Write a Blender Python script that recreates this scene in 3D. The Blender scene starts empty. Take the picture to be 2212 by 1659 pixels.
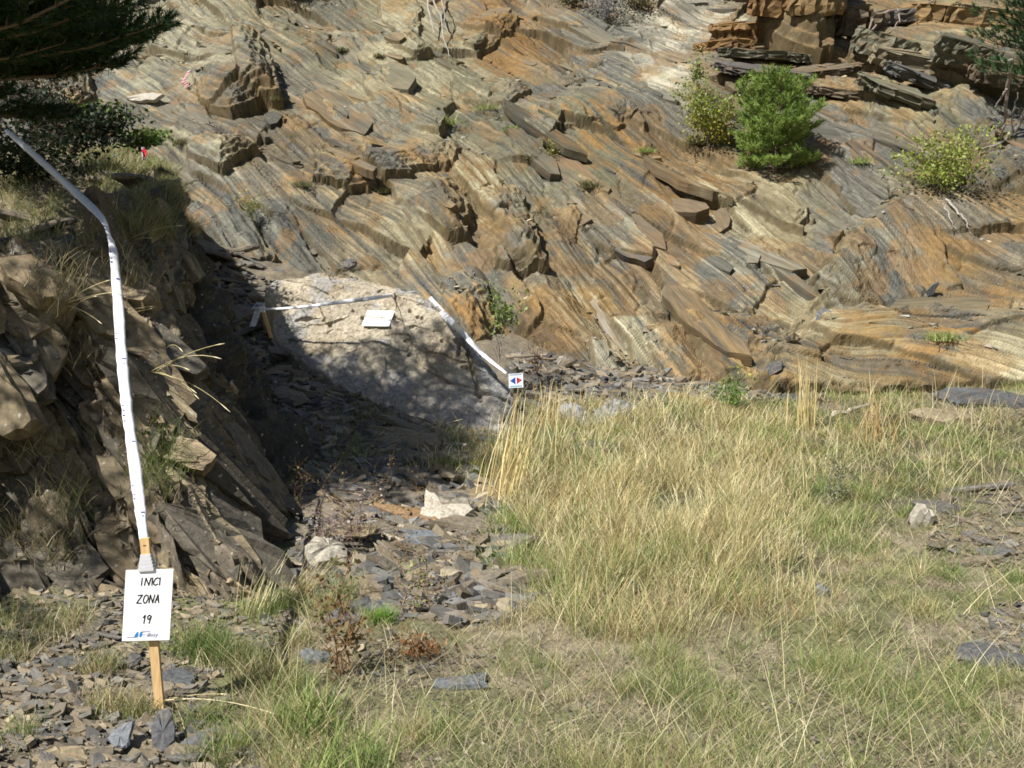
import bpy, math, random
import numpy as np
from mathutils import Vector, Matrix
random.seed(5)
rng = np.random.default_rng(11)
C = bpy.context.scene.collection
SC = bpy.context.scene
R = math.radians

# ------------------------------------------------------------------ camera
F, CX, CY = 2124.0, 1106.0, 829.5           # focal length in units of a 2212 px wide picture
PITCH, CAMZ = R(3.0), 1.65
cd = bpy.data.cameras.new('camera')
cam = bpy.data.objects.new('camera', cd); C.objects.link(cam)
cam.location = (0, 0, CAMZ); cam.rotation_euler = (R(90) - PITCH, 0, 0)
cd.sensor_width = 36; cd.lens = 36 * F / 2212; cd.clip_end = 500
SC.camera = cam

# ------------------------------------------------------------------ sky, sun, exposure
SUN = np.array([-4.25, -4.15, 6.6]); SUN = SUN / np.linalg.norm(SUN)
w = bpy.data.worlds.new('World'); SC.world = w; w.use_nodes = True
nt = w.node_tree
sky = nt.nodes.new('ShaderNodeTexSky'); sky.sky_type = 'NISHITA'; sky.sun_disc = False
sky.sun_elevation = math.asin(SUN[2]); sky.sun_rotation = math.atan2(SUN[0], SUN[1])
nt.links.new(sky.outputs[0], nt.nodes['Background'].inputs[0])
nt.nodes['Background'].inputs[1].default_value = 0.05
sl = bpy.data.lights.new('sun', 'SUN'); sl.energy = 5.0; sl.angle = R(0.5); sl.color = (1, .965, .9)
so = bpy.data.objects.new('sun', sl); C.objects.link(so)
so.rotation_euler = Vector(SUN).to_track_quat('Z', 'Y').to_euler()
so.location = (-8, -8, 14)
SC.view_settings.view_transform = 'Standard'; SC.view_settings.look = 'None'
SC.view_settings.exposure = 0.65; SC.view_settings.gamma = 1
SC.render.engine = 'CYCLES'
SC.cycles.max_bounces = 5; SC.cycles.transparent_max_bounces = 6
SC.cycles.filter_width = 1.7

# ------------------------------------------------------------------ picture <-> world
cp, sp = math.cos(PITCH), math.sin(PITCH)
def ray(px, py):
    a = (px - CX) / F; b = (CY - py) / F
    return np.array([a, cp + b * sp, -sp + b * cp])
def at(px, py, Y):
    d = ray(px, py); t = Y / d[1]
    return np.array([d[0] * t, Y, CAMZ + d[2] * t])
def proj(P):
    P = np.asarray(P, float); x = P[..., 0]; y = P[..., 1]; z = P[..., 2] - CAMZ
    f = y * cp - z * sp; u = y * sp + z * cp
    f = np.where(f < .05, .05, f)
    return CX + F * x / f, CY - F * u / f

# ------------------------------------------------------------------ numpy helpers
TAB = rng.random((16, 256, 256))
def vnoise(x, y, s=0):
    xi = np.floor(x).astype(np.int64); yi = np.floor(y).astype(np.int64)
    fx = x - xi; fy = y - yi
    fx = fx * fx * (3 - 2 * fx); fy = fy * fy * (3 - 2 * fy)
    t = TAB[s % 16]; s2 = s * 37
    a = t[(xi + s2) & 255, yi & 255]; b = t[(xi + 1 + s2) & 255, yi & 255]
    c = t[(xi + s2) & 255, (yi + 1) & 255]; d = t[(xi + 1 + s2) & 255, (yi + 1) & 255]
    return (a * (1 - fx) + b * fx) * (1 - fy) + (c * (1 - fx) + d * fx) * fy
def fbm(x, y, s=0, o=4):
    r = 0; a = .5; n = 0
    for i in range(o):
        r = r + a * vnoise(x * 2 ** i, y * 2 ** i, s + i); n += a; a *= .5
    return r / n
def sstep(a, b, x):
    t = np.clip((x - a) / (b - a), 0, 1); return t * t * (3 - 2 * t)
def poly_sd(x, y, poly):
    """signed distance, positive inside"""
    p = np.asarray(poly, float); n = len(p)
    d = np.full(x.shape, 1e9); ins = np.zeros(x.shape, bool)
    for i in range(n):
        x0, y0 = p[i]; x1, y1 = p[(i + 1) % n]
        ex, ey = x1 - x0, y1 - y0; l2 = ex * ex + ey * ey + 1e-12
        t = np.clip(((x - x0) * ex + (y - y0) * ey) / l2, 0, 1)
        d = np.minimum(d, np.hypot(x - x0 - t * ex, y - y0 - t * ey))
        if y0 != y1:
            c = ((y0 > y) != (y1 > y)) & (x < ex * (y - y0) / (y1 - y0) + x0)
            ins ^= c
    return np.where(ins, d, -d)
def inpoly(x, y, poly): return poly_sd(np.asarray(x, float), np.asarray(y, float), poly) > 0

def mesh_np(name, V, quads=None, tris=None, col=None, mats=(), smooth=False, cat=None, parent=None, mat_idx=None):
    V = np.ascontiguousarray(V, np.float32).reshape(-1, 3)
    me = bpy.data.meshes.new(name)
    nq = 0 if quads is None else len(quads); ntr = 0 if tris is None else len(tris)
    loops = []
    if nq: loops.append(np.asarray(quads, np.int32).ravel())
    if ntr: loops.append(np.asarray(tris, np.int32).ravel())
    loops = np.concatenate(loops)
    tot = np.concatenate([np.full(nq, 4, np.int32), np.full(ntr, 3, np.int32)])
    st = np.concatenate([[0], np.cumsum(tot)[:-1]]).astype(np.int32)
    me.vertices.add(len(V)); me.vertices.foreach_set('co', V.ravel())
    me.loops.add(len(loops)); me.loops.foreach_set('vertex_index', loops)
    me.polygons.add(len(tot)); me.polygons.foreach_set('loop_start', st)
    try: me.polygons.foreach_set('loop_total', tot)
    except Exception: pass
    me.polygons.foreach_set('use_smooth', np.full(len(tot), smooth, bool))
    if mat_idx is not None: me.polygons.foreach_set('material_index', np.asarray(mat_idx, np.int32))
    me.update(calc_edges=True)
    if col is not None:
        ca = me.color_attributes.new('Col', 'FLOAT_COLOR', 'POINT')
        c4 = np.ones((len(V), 4), np.float32); c4[:, :3] = np.clip(col, 0, 1)
        ca.data.foreach_set('color', c4.ravel())
    for m in mats: me.materials.append(m)
    o = bpy.data.objects.new(name, me); C.objects.link(o)
    if parent is not None: o.parent = parent
    return o
def grid_quads(nr, nc):
    i = np.arange(nr * nc).reshape(nr, nc)
    return np.stack([i[:-1, :-1], i[:-1, 1:], i[1:, 1:], i[1:, :-1]], -1).reshape(-1, 4)
def tag(o, label=None, cat=None, group=None, kind=None):
    if label: o['label'] = label
    if cat: o['category'] = cat
    if group: o['group'] = group
    if kind: o['kind'] = kind
    elif label: o['kind'] = 'thing'
    return o
def empty(name, loc, label=None, cat=None, group=None):
    o = bpy.data.objects.new(name, None); C.objects.link(o); o.location = [float(v) for v in loc]
    o.empty_display_size = .1
    return tag(o, label, cat, group)
def keep_world(child, parent):
    child.parent = parent
    child.matrix_parent_inverse = Matrix.Translation(parent.location).inverted()
    return child

class MB:
    def __init__(s): s.v = []; s.q = []; s.t = []; s.c = []; s.n = 0
    def add(s, V, quads=(), tris=(), col=(.5, .5, .5)):
        V = np.asarray(V, float); k = s.n
        s.v.append(V); s.n += len(V)
        if len(quads): s.q.append(np.asarray(quads) + k)
        if len(tris): s.t.append(np.asarray(tris) + k)
        c = np.asarray(col, float)
        s.c.append(np.tile(c, (len(V), 1)) if c.ndim == 1 else c)
    def tube(s, pts, rad, n=6, col=(.5, .5, .5)):
        pts = np.asarray(pts, float); m = len(pts); rad = np.broadcast_to(np.asarray(rad, float), (m,))
        V = []
        for i in range(m):
            d = pts[min(i + 1, m - 1)] - pts[max(i - 1, 0)]; d = d / (np.linalg.norm(d) + 1e-9)
            a = np.cross(d, [0, 0, 1.]) if abs(d[2]) < .9 else np.cross(d, [1., 0, 0]); a /= np.linalg.norm(a); b = np.cross(d, a)
            for k in range(n):
                th = 2 * math.pi * k / n; V.append(pts[i] + rad[i] * (math.cos(th) * a + math.sin(th) * b))
        Q = [[i * n + k, i * n + (k + 1) % n, (i + 1) * n + (k + 1) % n, (i + 1) * n + k] for i in range(m - 1) for k in range(n)]
        T = [[0, k + 1, k] for k in range(1, n - 1)] + [[(m - 1) * n, (m - 1) * n + k, (m - 1) * n + k + 1] for k in range(1, n - 1)]
        s.add(V, Q, T, col)
    def box(s, o, X, Y, Z, col=(.5, .5, .5)):
        o = np.asarray(o, float)
        V = [o + a * np.asarray(X) + b * np.asarray(Y) + c * np.asarray(Z) for c in (-.5, .5) for b in (-.5, .5) for a in (-.5, .5)]
        Q = [[0, 2, 3, 1], [4, 5, 7, 6], [0, 1, 5, 4], [2, 6, 7, 3], [0, 4, 6, 2], [1, 3, 7, 5]]
        s.add(V, Q, (), col)
    def build(s, name, mat, parent=None, smooth=False, world=True):
        o = mesh_np(name, np.concatenate(s.v), np.concatenate(s.q) if s.q else None, np.concatenate(s.t) if s.t else None,
                    np.concatenate(s.c), [mat], smooth)
        if parent is not None:
            if world: keep_world(o, parent)
            else: o.parent = parent
        return o

# ------------------------------------------------------------------ materials
def mat_new(name):
    m = bpy.data.materials.new(name); m.use_nodes = True
    n = m.node_tree; return m, n, n.nodes['Principled BSDF']
def L(n, a, b): n.links.new(a, b)
def attr_mat(name, rough=.75, fine=40, fine_amt=.35, bump=.3, bump_scale=90, aniso=None, transl=0, spec=.25, speck=None, bdist=.01):
    m, n, b = mat_new(name)
    at_ = n.nodes.new('ShaderNodeAttribute'); at_.attribute_name = 'Col'
    tc = n.nodes.new('ShaderNodeTexCoord')
    mp = n.nodes.new('ShaderNodeMapping'); L(n, tc.outputs['Object'], mp.inputs[0])
    if aniso: mp.inputs['Rotation'].default_value = aniso[0]; mp.inputs['Scale'].default_value = aniso[1]
    nz = n.nodes.new('ShaderNodeTexNoise'); nz.inputs['Scale'].default_value = fine; nz.inputs['Detail'].default_value = 6; nz.inputs['Roughness'].default_value = .65
    L(n, mp.outputs[0], nz.inputs['Vector'])
    mr = n.nodes.new('ShaderNodeMapRange'); mr.inputs[1].default_value = .25; mr.inputs[2].default_value = .75
    mr.inputs[3].default_value = 1 - fine_amt; mr.inputs[4].default_value = 1 + fine_amt
    L(n, nz.outputs[0], mr.inputs[0])
    mx = n.nodes.new('ShaderNodeVectorMath'); mx.operation = 'SCALE'
    L(n, at_.outputs['Color'], mx.inputs[0]); L(n, mr.outputs[0], mx.inputs['Scale'])
    colout = mx.outputs[0]
    if speck:
        vz = n.nodes.new('ShaderNodeTexNoise'); vz.inputs['Scale'].default_value = speck[0]; vz.inputs['Detail'].default_value = 3
        L(n, tc.outputs['Object'], vz.inputs['Vector'])
        r2 = n.nodes.new('ShaderNodeMapRange'); r2.inputs[1].default_value = speck[1]; r2.inputs[2].default_value = speck[1] + .06
        L(n, vz.outputs[0], r2.inputs[0])
        mm = n.nodes.new('ShaderNodeMix'); mm.data_type = 'RGBA'; mm.inputs['B'].default_value = (*speck[2], 1)
        L(n, r2.outputs[0], mm.inputs['Factor']); L(n, colout, mm.inputs['A']); colout = mm.outputs['Result']
    L(n, colout, b.inputs['Base Color'])
    b.inputs['Roughness'].default_value = rough; b.inputs['Specular IOR Level'].default_value = spec
    if bump:
        bz = n.nodes.new('ShaderNodeTexNoise'); bz.inputs['Scale'].default_value = bump_scale; bz.inputs['Detail'].default_value = 5
        L(n, mp.outputs[0], bz.inputs['Vector'])
        bp = n.nodes.new('ShaderNodeBump'); bp.inputs['Strength'].default_value = bump; bp.inputs['Distance'].default_value = bdist
        L(n, bz.outputs[0], bp.inputs['Height']); L(n, bp.outputs[0], b.inputs['Normal'])
    if transl:
        out = n.nodes['Material Output']; tr = n.nodes.new('ShaderNodeBsdfTranslucent'); L(n, colout, tr.inputs[0])
        ms = n.nodes.new('ShaderNodeMixShader'); ms.inputs[0].default_value = transl
        L(n, b.outputs[0], ms.inputs[1]); L(n, tr.outputs[0], ms.inputs[2]); L(n, ms.outputs[0], out.inputs[0])
    return m
M_ROCK = attr_mat('slate_rock', .7, 9, .3, .55, 45, ((0, 0, R(0)), (1, 1, 1)), speck=(55, .68, (.42, .38, .3)), bdist=.012)
M_CROP = attr_mat('outcrop_rock', .85, 22, .45, .4, 30, speck=(30, .66, (.4, .37, .3)), bdist=.015)
M_GROUND = attr_mat('soil_and_gravel', .9, 30, .4, .6, 60, bdist=.015)
M_BOULDER = attr_mat('boulder_stone', .8, 26, .5, .7, 50, speck=(22, .67, (.16, .15, .14)), bdist=.01)
M_GRASS = attr_mat('dry_grass', .6, 30, .1, 0, transl=.35)
M_LEAF = attr_mat('leaf', .5, 30, .15, 0, transl=.35, spec=.35)
M_NEEDLE = attr_mat('needle', .5, 30, .15, 0, transl=.2, spec=.35)
M_BARK = attr_mat('bark', .9, 30, .4, .6, 60)
M_CHIP = attr_mat('slate_chip', .65, 25, .3, .4, 50, spec=.3)
M_PLAIN = attr_mat('matte_paint', .5, 20, .04, 0)
M_TAPE = attr_mat('plastic_tape', .35, 20, .03, .15, 25, transl=.15, spec=.4)
def wood_mat():
    m, n, b = mat_new('pine_wood')
    tc = n.nodes.new('ShaderNodeTexCoord'); mp = n.nodes.new('ShaderNodeMapping'); mp.inputs['Scale'].default_value = (30, 30, 2.5)
    nz = n.nodes.new('ShaderNodeTexNoise'); nz.inputs['Scale'].default_value = 3; nz.inputs['Detail'].default_value = 5
    L(n, tc.outputs['Object'], mp.inputs[0]); L(n, mp.outputs[0], nz.inputs[0])
    cr = n.nodes.new('ShaderNodeValToRGB'); cr.color_ramp.elements[0].position = .3; cr.color_ramp.elements[1].position = .7
    cr.color_ramp.elements[0].color = (.52, .32, .13, 1); cr.color_ramp.elements[1].color = (.72, .5, .25, 1)
    L(n, nz.outputs[0], cr.inputs[0]); L(n, cr.outputs[0], b.inputs['Base Color']); b.inputs['Roughness'].default_value = .7
    return m
M_WOOD = wood_mat()
def slab_mat(name, stops, rough=.65):
    """loose slab: colour chosen per object, with rust clouds and fine grain"""
    m, n, b = mat_new(name)
    oi = n.nodes.new('ShaderNodeObjectInfo'); cr = n.nodes.new('ShaderNodeValToRGB'); cr.color_ramp.interpolation = 'LINEAR'
    el = cr.color_ramp.elements
    while len(el) < len(stops): el.new(.5)
    for i, c in enumerate(stops): el[i].position = i / (len(stops) - 1); el[i].color = (*c, 1)
    L(n, oi.outputs['Random'], cr.inputs[0])
    tc = n.nodes.new('ShaderNodeTexCoord')
    ad = n.nodes.new('ShaderNodeVectorMath'); ad.operation = 'ADD'
    L(n, tc.outputs['Object'], ad.inputs[0]); L(n, oi.outputs['Location'], ad.inputs[1])
    nz = n.nodes.new('ShaderNodeTexNoise'); nz.inputs['Scale'].default_value = 7; nz.inputs['Detail'].default_value = 7; nz.inputs['Roughness'].default_value = .7
    L(n, ad.outputs[0], nz.inputs[0])
    r = n.nodes.new('ShaderNodeMapRange'); r.inputs[1].default_value = .5; r.inputs[2].default_value = .75; r.inputs[3].default_value = 0; r.inputs[4].default_value = .6
    L(n, nz.outputs[0], r.inputs[0])
    mx = n.nodes.new('ShaderNodeMix'); mx.data_type = 'RGBA'; mx.inputs['B'].default_value = (.30, .22, .12, 1)
    L(n, r.outputs[0], mx.inputs['Factor']); L(n, cr.outputs[0], mx.inputs['A'])
    n2 = n.nodes.new('ShaderNodeTexNoise'); n2.inputs['Scale'].default_value = 45; n2.inputs['Detail'].default_value = 5
    L(n, ad.outputs[0], n2.inputs[0])
    r3 = n.nodes.new('ShaderNodeMapRange'); r3.inputs[1].default_value = .3; r3.inputs[2].default_value = .7; r3.inputs[3].default_value = .7; r3.inputs[4].default_value = 1.3
    L(n, n2.outputs[0], r3.inputs[0])
    r3.inputs[3].default_value = .45; r3.inputs[4].default_value = .92
    sc = n.nodes.new('ShaderNodeVectorMath'); sc.operation = 'SCALE'; L(n, mx.outputs['Result'], sc.inputs[0]); L(n, r3.outputs[0], sc.inputs['Scale'])
    L(n, sc.outputs[0], b.inputs['Base Color']); b.inputs['Roughness'].default_value = rough; b.inputs['Specular IOR Level'].default_value = .3
    bp = n.nodes.new('ShaderNodeBump'); bp.inputs['Strength'].default_value = .5; bp.inputs['Distance'].default_value = .008
    L(n, n2.outputs[0], bp.inputs['Height']); L(n, bp.outputs[0], b.inputs['Normal'])
    return m
M_SLAB = slab_mat('loose_slate', [(.155, .15, .138), (.2, .178, .148), (.26, .215, .15), (.14, .142, .142), (.32, .25, .155), (.22, .195, .155)])
M_DARK = slab_mat('dark_slate', [(.11, .115, .12), (.14, .14, .145)])
M_BLUE = slab_mat('blue_grey_slate', [(.17, .19, .21), (.2, .215, .23)])
M_TAN = slab_mat('tan_slate', [(.36, .29, .18), (.3, .25, .17)])
M_RUST = slab_mat('rusty_slate', [(.34, .2, .09), (.28, .17, .08)])
M_PALE = slab_mat('pale_stone', [(.58, .52, .42), (.5, .46, .38)])

# ------------------------------------------------------------------ ground surface
GP = [(350, 1530, 4.4), (1106, 1659, 3.66), (0, 1659, 3.66), (2212, 1659, 3.66), (1110, 925, 10.7), (850, 885, 10.8), (760, 810, 11.3), (600, 745, 11.9),
      (1250, 800, 12.8), (1420, 812, 13.1), (1600, 835, 13.0), (1800, 835, 13.0), (2212, 805, 13.3), (2450, 800, 13.4),
      (700, 950, 9.2), (700, 1200, 6.8), (650, 1290, 6.1), (1400, 1100, 7.7), (2000, 1000, 9.2), (1500, 920, 10.8), (2100, 1400, 5.1), (1100, 1250, 6.3),
      (500, 640, 13.2), (420, 540, 14.5), (620, 900, 10.0), (950, 1000, 8.7), (2400, 1000, 9.2), (1300, 870, 11.7), (1900, 900, 11.2)]
gpts = [at(*g) for g in GP]
gpts += [np.array(p) for p in [(-6, 5, .25), (-8, 8, 1.0), (-8, 12, 2.2), (-9, 16, 3.4), (-4, 17, 3.2), (4, 17, 1.5), (9, 17, 1.5), (10, 10, .5), (8, 4, 0),
                               (-8, 0, 0), (0, 0, -.05), (8, 0, -.05), (-14, 8, 1.2), (14, 10, .5), (0, -8, -.3), (-14, -8, -.1), (14, -8, -.3)]]
gpts = np.array(gpts)
def tps_fit(P, z):
    d = np.hypot(P[:, None, 0] - P[None, :, 0], P[:, None, 1] - P[None, :, 1])
    K = d * d * np.log(d + 1e-9) + np.eye(len(P)) * .02
    A = np.block([[K, np.c_[np.ones(len(P)), P]], [np.c_[np.ones(len(P)), P].T, np.zeros((3, 3))]])
    s = np.linalg.solve(A, np.r_[z, 0, 0, 0]); return s
TS = tps_fit(gpts[:, :2], gpts[:, 2])
def ground_z(x, y):
    x = np.asarray(x, float); y = np.asarray(y, float)
    r = TS[-3] + TS[-2] * x + TS[-1] * y
    for i in range(len(gpts)):
        d = np.hypot(x - gpts[i, 0], y - gpts[i, 1]); r = r + TS[i] * d * d * np.log(d + 1e-9)
    return r
def ground_bump(x, y, rub):
    return (fbm(x * 2.2, y * 2.2, 3, 3) - .5) * .09 + (fbm(x * 9, y * 9, 5, 3) - .5) * (.03 + .05 * rub)
P_GULLY = [(380, 480), (600, 560), (600, 740), (760, 820), (1110, 940), (1010, 1000), (1080, 1090), (1110, 1200), (1190, 1300), (1100, 1360), (880, 1340), (690, 1290), (640, 1210), (640, 1000), (560, 800), (430, 640)]
P_TALUS = [(1090, 760), (1420, 790), (1600, 810), (1830, 820), (1800, 870), (1560, 880), (1300, 900), (1120, 930)]
P_BL = [(-400, 1380), (250, 1380), (430, 1480), (560, 1560), (600, 1700), (-400, 1750)]
P_RIGHT = [(2000, 1090), (2260, 1020), (2300, 1260), (2130, 1230), (1990, 1190)]
P_R2 = [(2060, 1330), (2300, 1280), (2300, 1480), (2150, 1470)]
P_MID = [(640, 1380), (900, 1360), (1100, 1420), (900, 1500), (660, 1500)]
P_FOOT = [(-300, 1250), (640, 1270), (720, 1340), (640, 1400), (540, 1440), (440, 1490), (250, 1400), (-300, 1400)]
RUB = [P_GULLY, P_TALUS, P_BL, P_RIGHT, P_R2, P_MID]
def rubble(x, y):
    px, py = proj(np.stack([x, y, ground_z(x, y)], -1)); px = px + 120 * (fbm(x * 2, y * 2, 8) - .5); py = py + 40 * (fbm(x * 2, y * 2, 9) - .5)
    r = np.zeros(np.shape(x))
    for p, k in zip(RUB, (1, 1, .9, .6, .4, .6)): r = np.maximum(r, k * sstep(-25, 25, poly_sd(px, py, p)))
    r = np.maximum(r, sstep(11.3, 11.9, np.asarray(y)) * (px < 1750))
    return np.where(np.asarray(y) < 2, 0, r)
xs = np.concatenate([np.linspace(-60, -7.2, 14)[:-1], np.arange(-7.2, 9, .04), np.linspace(9, 60, 14)[1:]])
ys = np.concatenate([np.linspace(-60, 2.8, 14)[:-1], np.arange(2.8, 14.6, .04), np.linspace(14.6, 22, 8)[1:]])
GX, GY = np.meshgrid(xs, ys)
GXc = np.clip(GX, -13, 13); GYc = np.clip(GY, -8, 17)
GRUB = rubble(GXc, GYc)
GZ = ground_z(GXc, GYc) + ground_bump(GX, GY, GRUB)
pgx, pgy = proj(np.stack([GXc, GYc, GZ], -1)); 
n1 = fbm(GX * 3, GY * 3, 1); n2 = fbm(GX * 14, GY * 14, 2, 3)
cg = np.array([.13, .115, .092]) * (.7 + .7 * n2[..., None]) + n1[..., None] * np.array([.05, .03, .0])
n3 = fbm(GX * 1.7, GY * 1.7, 10, 4); cs = (np.array([.25, .21, .145]) * (1 - sstep(.4, .6, n3)[..., None]) + np.array([.15, .155, .07]) * sstep(.4, .6, n3)[..., None]) * (.45 + .9 * n2[..., None])
cs = cs * (1 - .5 * sstep(-30, 30, poly_sd(pgx, pgy, [(1100, 925), (1500, 880), (2300, 890), (2300, 1010), (1830, 1150), (1700, 1340), (1280, 1370), (1120, 1200), (1030, 1010)])))[..., None]  # soil colour darkened under the tall grass to paint shaded gaps
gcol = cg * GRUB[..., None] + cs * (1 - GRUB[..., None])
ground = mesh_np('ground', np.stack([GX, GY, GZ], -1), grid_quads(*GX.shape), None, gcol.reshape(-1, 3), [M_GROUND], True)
tag(ground, kind='structure')
def gz(x, y):
    rb = rubble(x, y); return ground_z(x, y) + ground_bump(np.asarray(x, float), np.asarray(y, float), rb)
def gpt(px, py):
    """world point on the ground behind a picture point"""
    d = ray(px, py); t = 3.0
    for _ in range(24):
        p = np.array([d[0] * t, d[1] * t, CAMZ + d[2] * t]); e = p[2] - float(gz(p[0], p[1]))
        t += e * 1.2 / max(.12, -d[2] + .1)
        t = min(max(t, 2), 16)
    x, y = d[0] * t, d[1] * t
    return np.array([x, y, float(gz(x, y))])

# ------------------------------------------------------------------ rock helpers
def lic(noise, du, dv, n, step=1.0):
    """smear noise along a direction field (index units)"""
    ny, nx = noise.shape; J, I = np.meshgrid(np.arange(nx, dtype=np.float32), np.arange(ny, dtype=np.float32))
    acc = noise.copy()
    for sg in (1, -1):
        x = J.copy(); y = I.copy()
        for k in range(n):
            xi = np.clip(x, 0, nx - 1).astype(np.int32); yi = np.clip(y, 0, ny - 1).astype(np.int32)
            x += sg * step * du[yi, xi]; y += sg * step * dv[yi, xi]
            xi = np.clip(x, 0, nx - 1).astype(np.int32); yi = np.clip(y, 0, ny - 1).astype(np.int32)
            acc += noise[yi, xi]
    acc -= acc.mean(); acc /= acc.std() + 1e-9
    return acc
def blur(a, k):
    for ax in (0, 1):
        c = np.cumsum(np.pad(a, [(k + 1, k) if i == ax else (0, 0) for i in (0, 1)], mode='edge'), axis=ax)
        n = a.shape[ax]; hi = np.take(c, np.arange(2 * k + 1, 2 * k + 1 + n), axis=ax); lo = np.take(c, np.arange(0, n), axis=ax)
        a = (hi - lo) / (2 * k + 1)
    return a
def cells(U, V, st, ANG, size, aspect, seed, warp=.25):
    """anisotropic voronoi over a regular grid (step st); returns id, across, along"""
    r_ = np.random.default_rng(seed)
    ny, nx = U.shape; u0, v0 = U[0, 0], V[0, 0]
    WU = U + (fbm(U / size * .8, V / size * .8, seed % 9, 3) - .5) * size * warp * 2
    WV = V + (fbm(U / size * .8 + 40, V / size * .8, (seed + 3) % 9, 3) - .5) * size * warp * 2
    best = np.full(U.shape, 1e9); idm = np.zeros(U.shape, np.int32); ac = np.zeros(U.shape); al = np.zeros(U.shape)
    sp_ = size * math.sqrt(aspect); Rr = size * aspect * .85 + size
    us = np.arange(u0, u0 + nx * st + sp_, sp_); vs = np.arange(v0, v0 + ny * st + sp_, sp_)
    k = 0
    for su in us:
        for sv in vs:
            a_ = su + (r_.random() - .5) * sp_; b_ = sv + (r_.random() - .5) * sp_
            j = min(max(int((a_ - u0) / st), 0), nx - 1); i = min(max(int((b_ - v0) / st), 0), ny - 1)
            an = ANG[i, j] + r_.normal(0, .08); ca, sa = math.cos(an), math.sin(an)
            w_ = int(Rr / st); eu = abs(ca) * aspect * size + size * 1.4; ev = abs(sa) * aspect * size + size * 1.4
            ju, iv = int(eu / st), int(ev / st)
            j0, j1, i0, i1 = max(j - ju, 0), min(j + ju, nx), max(i - iv, 0), min(i + iv, ny)
            if j1 <= j0 or i1 <= i0: continue
            dx = WU[i0:i1, j0:j1] - a_; dy = WV[i0:i1, j0:j1] - b_
            p = (dx * ca + dy * sa); q = (-dx * sa + dy * ca)
            d = (p / aspect) ** 2 + q * q
            m = d < best[i0:i1, j0:j1]
            best[i0:i1, j0:j1][m] = d[m]; idm[i0:i1, j0:j1][m] = k
            ac[i0:i1, j0:j1][m] = q[m]; al[i0:i1, j0:j1][m] = p[m]
            k += 1
    return idm, ac, al, k

# ------------------------------------------------------------------ rock slope
TH = R(42); P0 = np.array([0, 13.0, 1.0]); EV = np.array([0, math.cos(TH), math.sin(TH)]); EN = np.array([0, -math.sin(TH), math.cos(TH)])
def plane_uv(px, py, h=0.0):
    d = ray(px, py); o = np.array([0, 0, CAMZ]); q = P0 + EN * h
    t = np.dot(q - o, EN) / np.dot(d, EN); p = o + d * t - P0
    return np.array([p[0], np.dot(p, EV)])
ST = .018
us = np.arange(-12.0, 13.0, ST); vs = np.arange(-2.2, 15.5, ST)
U, V = np.meshgrid(us, vs)
BP = P0 + U[..., None] * np.array([1., 0, 0]) + V[..., None] * EV
PX, PY = proj(BP)
# bedding / striation direction, degrees below horizontal to the right in the picture
AC = [(300, 180, 33), (750, 200, 40), (1100, 200, 33), (1400, 100, 28), (1700, 60, 8), (2050, 200, 28), (500, 450, 52), (850, 400, 26), (950, 480, 52), (1150, 500, 58),
      (1250, 650, 48), (1500, 550, 42), (1700, 450, 35), (1900, 330, 30), (2120, 480, 35), (1970, 560, 58), (1850, 640, 46), (2050, 705, 8), (1850, 700, -12), (2200, 740, 18),
      (1500, 720, 58), (1750, 780, 20), (1400, 400, 36), (1800, 250, 24), (640, 330, 40), (400, 400, 40), (1650, 190, 6), (1200, 300, 38), (700, 60, 33)]
num = np.zeros(U.shape, complex); den = np.zeros(U.shape)
for (a, b, g) in AC:
    p = plane_uv(a, b); q = plane_uv(a + 20 * math.cos(R(g)), b + 20 * math.sin(R(g))); an = math.atan2(q[1] - p[1], q[0] - p[0])
    wt = 1 / (((PX - a) ** 2 + (PY - b) ** 2) / 130 ** 2 + .15) ** 1.6
    num += wt * np.exp(2j * an); den += wt
ANG = np.angle(num) / 2 + (fbm(U * .8, V * .8, 6, 3) - .5) * .16
ANG0 = ANG; DU = np.cos(ANG).astype(np.float32); DV = np.sin(ANG).astype(np.float32)
wn = rng.random(U.shape).astype(np.float32)
L1 = lic(wn, DU, DV, 34, 1.0)
L2 = lic(blur(rng.random(U.shape), 2).astype(np.float32), DU, DV, 44, 2.0)
L3 = lic(blur(blur(rng.random(U.shape), 7), 5).astype(np.float32), DU, DV, 44, 3.4)
idA, acA, alA, nA = cells(U, V, ST, ANG, .8, 2.4, 21, .3)
idB, acB, alB, nB = cells(U, V, ST, ANG, .24, 3.4, 22, .35)
idC, acC, alC, nC = cells(U, V, ST, ANG, .085, 5.0, 23, .3)
rA, rB, rC = rng.random(nA), rng.random(nB), rng.random(nC)
rough_zone = sstep(.46, .68, fbm(U * .7, V * .7, 12, 3))
H = (rA[idA] - .5) * .12 + rng.normal(0, .12, nA)[idA] * acA + rng.normal(0, .04, nA)[idA] * alA
H += ((rB[idB] - .5) * .045 + rng.normal(0, .17, nB)[idB] * acB + rng.normal(0, .05, nB)[idB] * alB) * (.2 + .75 * rough_zone)
H += ((rC[idC] - .5) * .028 + rng.normal(0, .24, nC)[idC] * acC) * (.15 + .85 * rough_zone)
def edges(i):
    e = np.zeros(i.shape); d = (i[:, 1:] != i[:, :-1]); e[:, 1:] = np.maximum(e[:, 1:], d); d = (i[1:] != i[:-1]); e[1:] = np.maximum(e[1:], d); return e
eA = edges(idA) * sstep(.45, .7, fbm(U * 1.5, V * 1.5, 1, 3)); eB = edges(idB) * sstep(.5, .7, fbm(U * 2.2, V * 2.2, 8, 3))
H -= blur(eA * .16 + eB * .08, 1)
H = blur(H, 1)
H += L2 * .004 + L3 * .005 - .03 * sstep(1.6, 2.6, -L2)
H += (fbm(U * .35, V * .35, 13, 3) - .5) * .9
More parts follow.
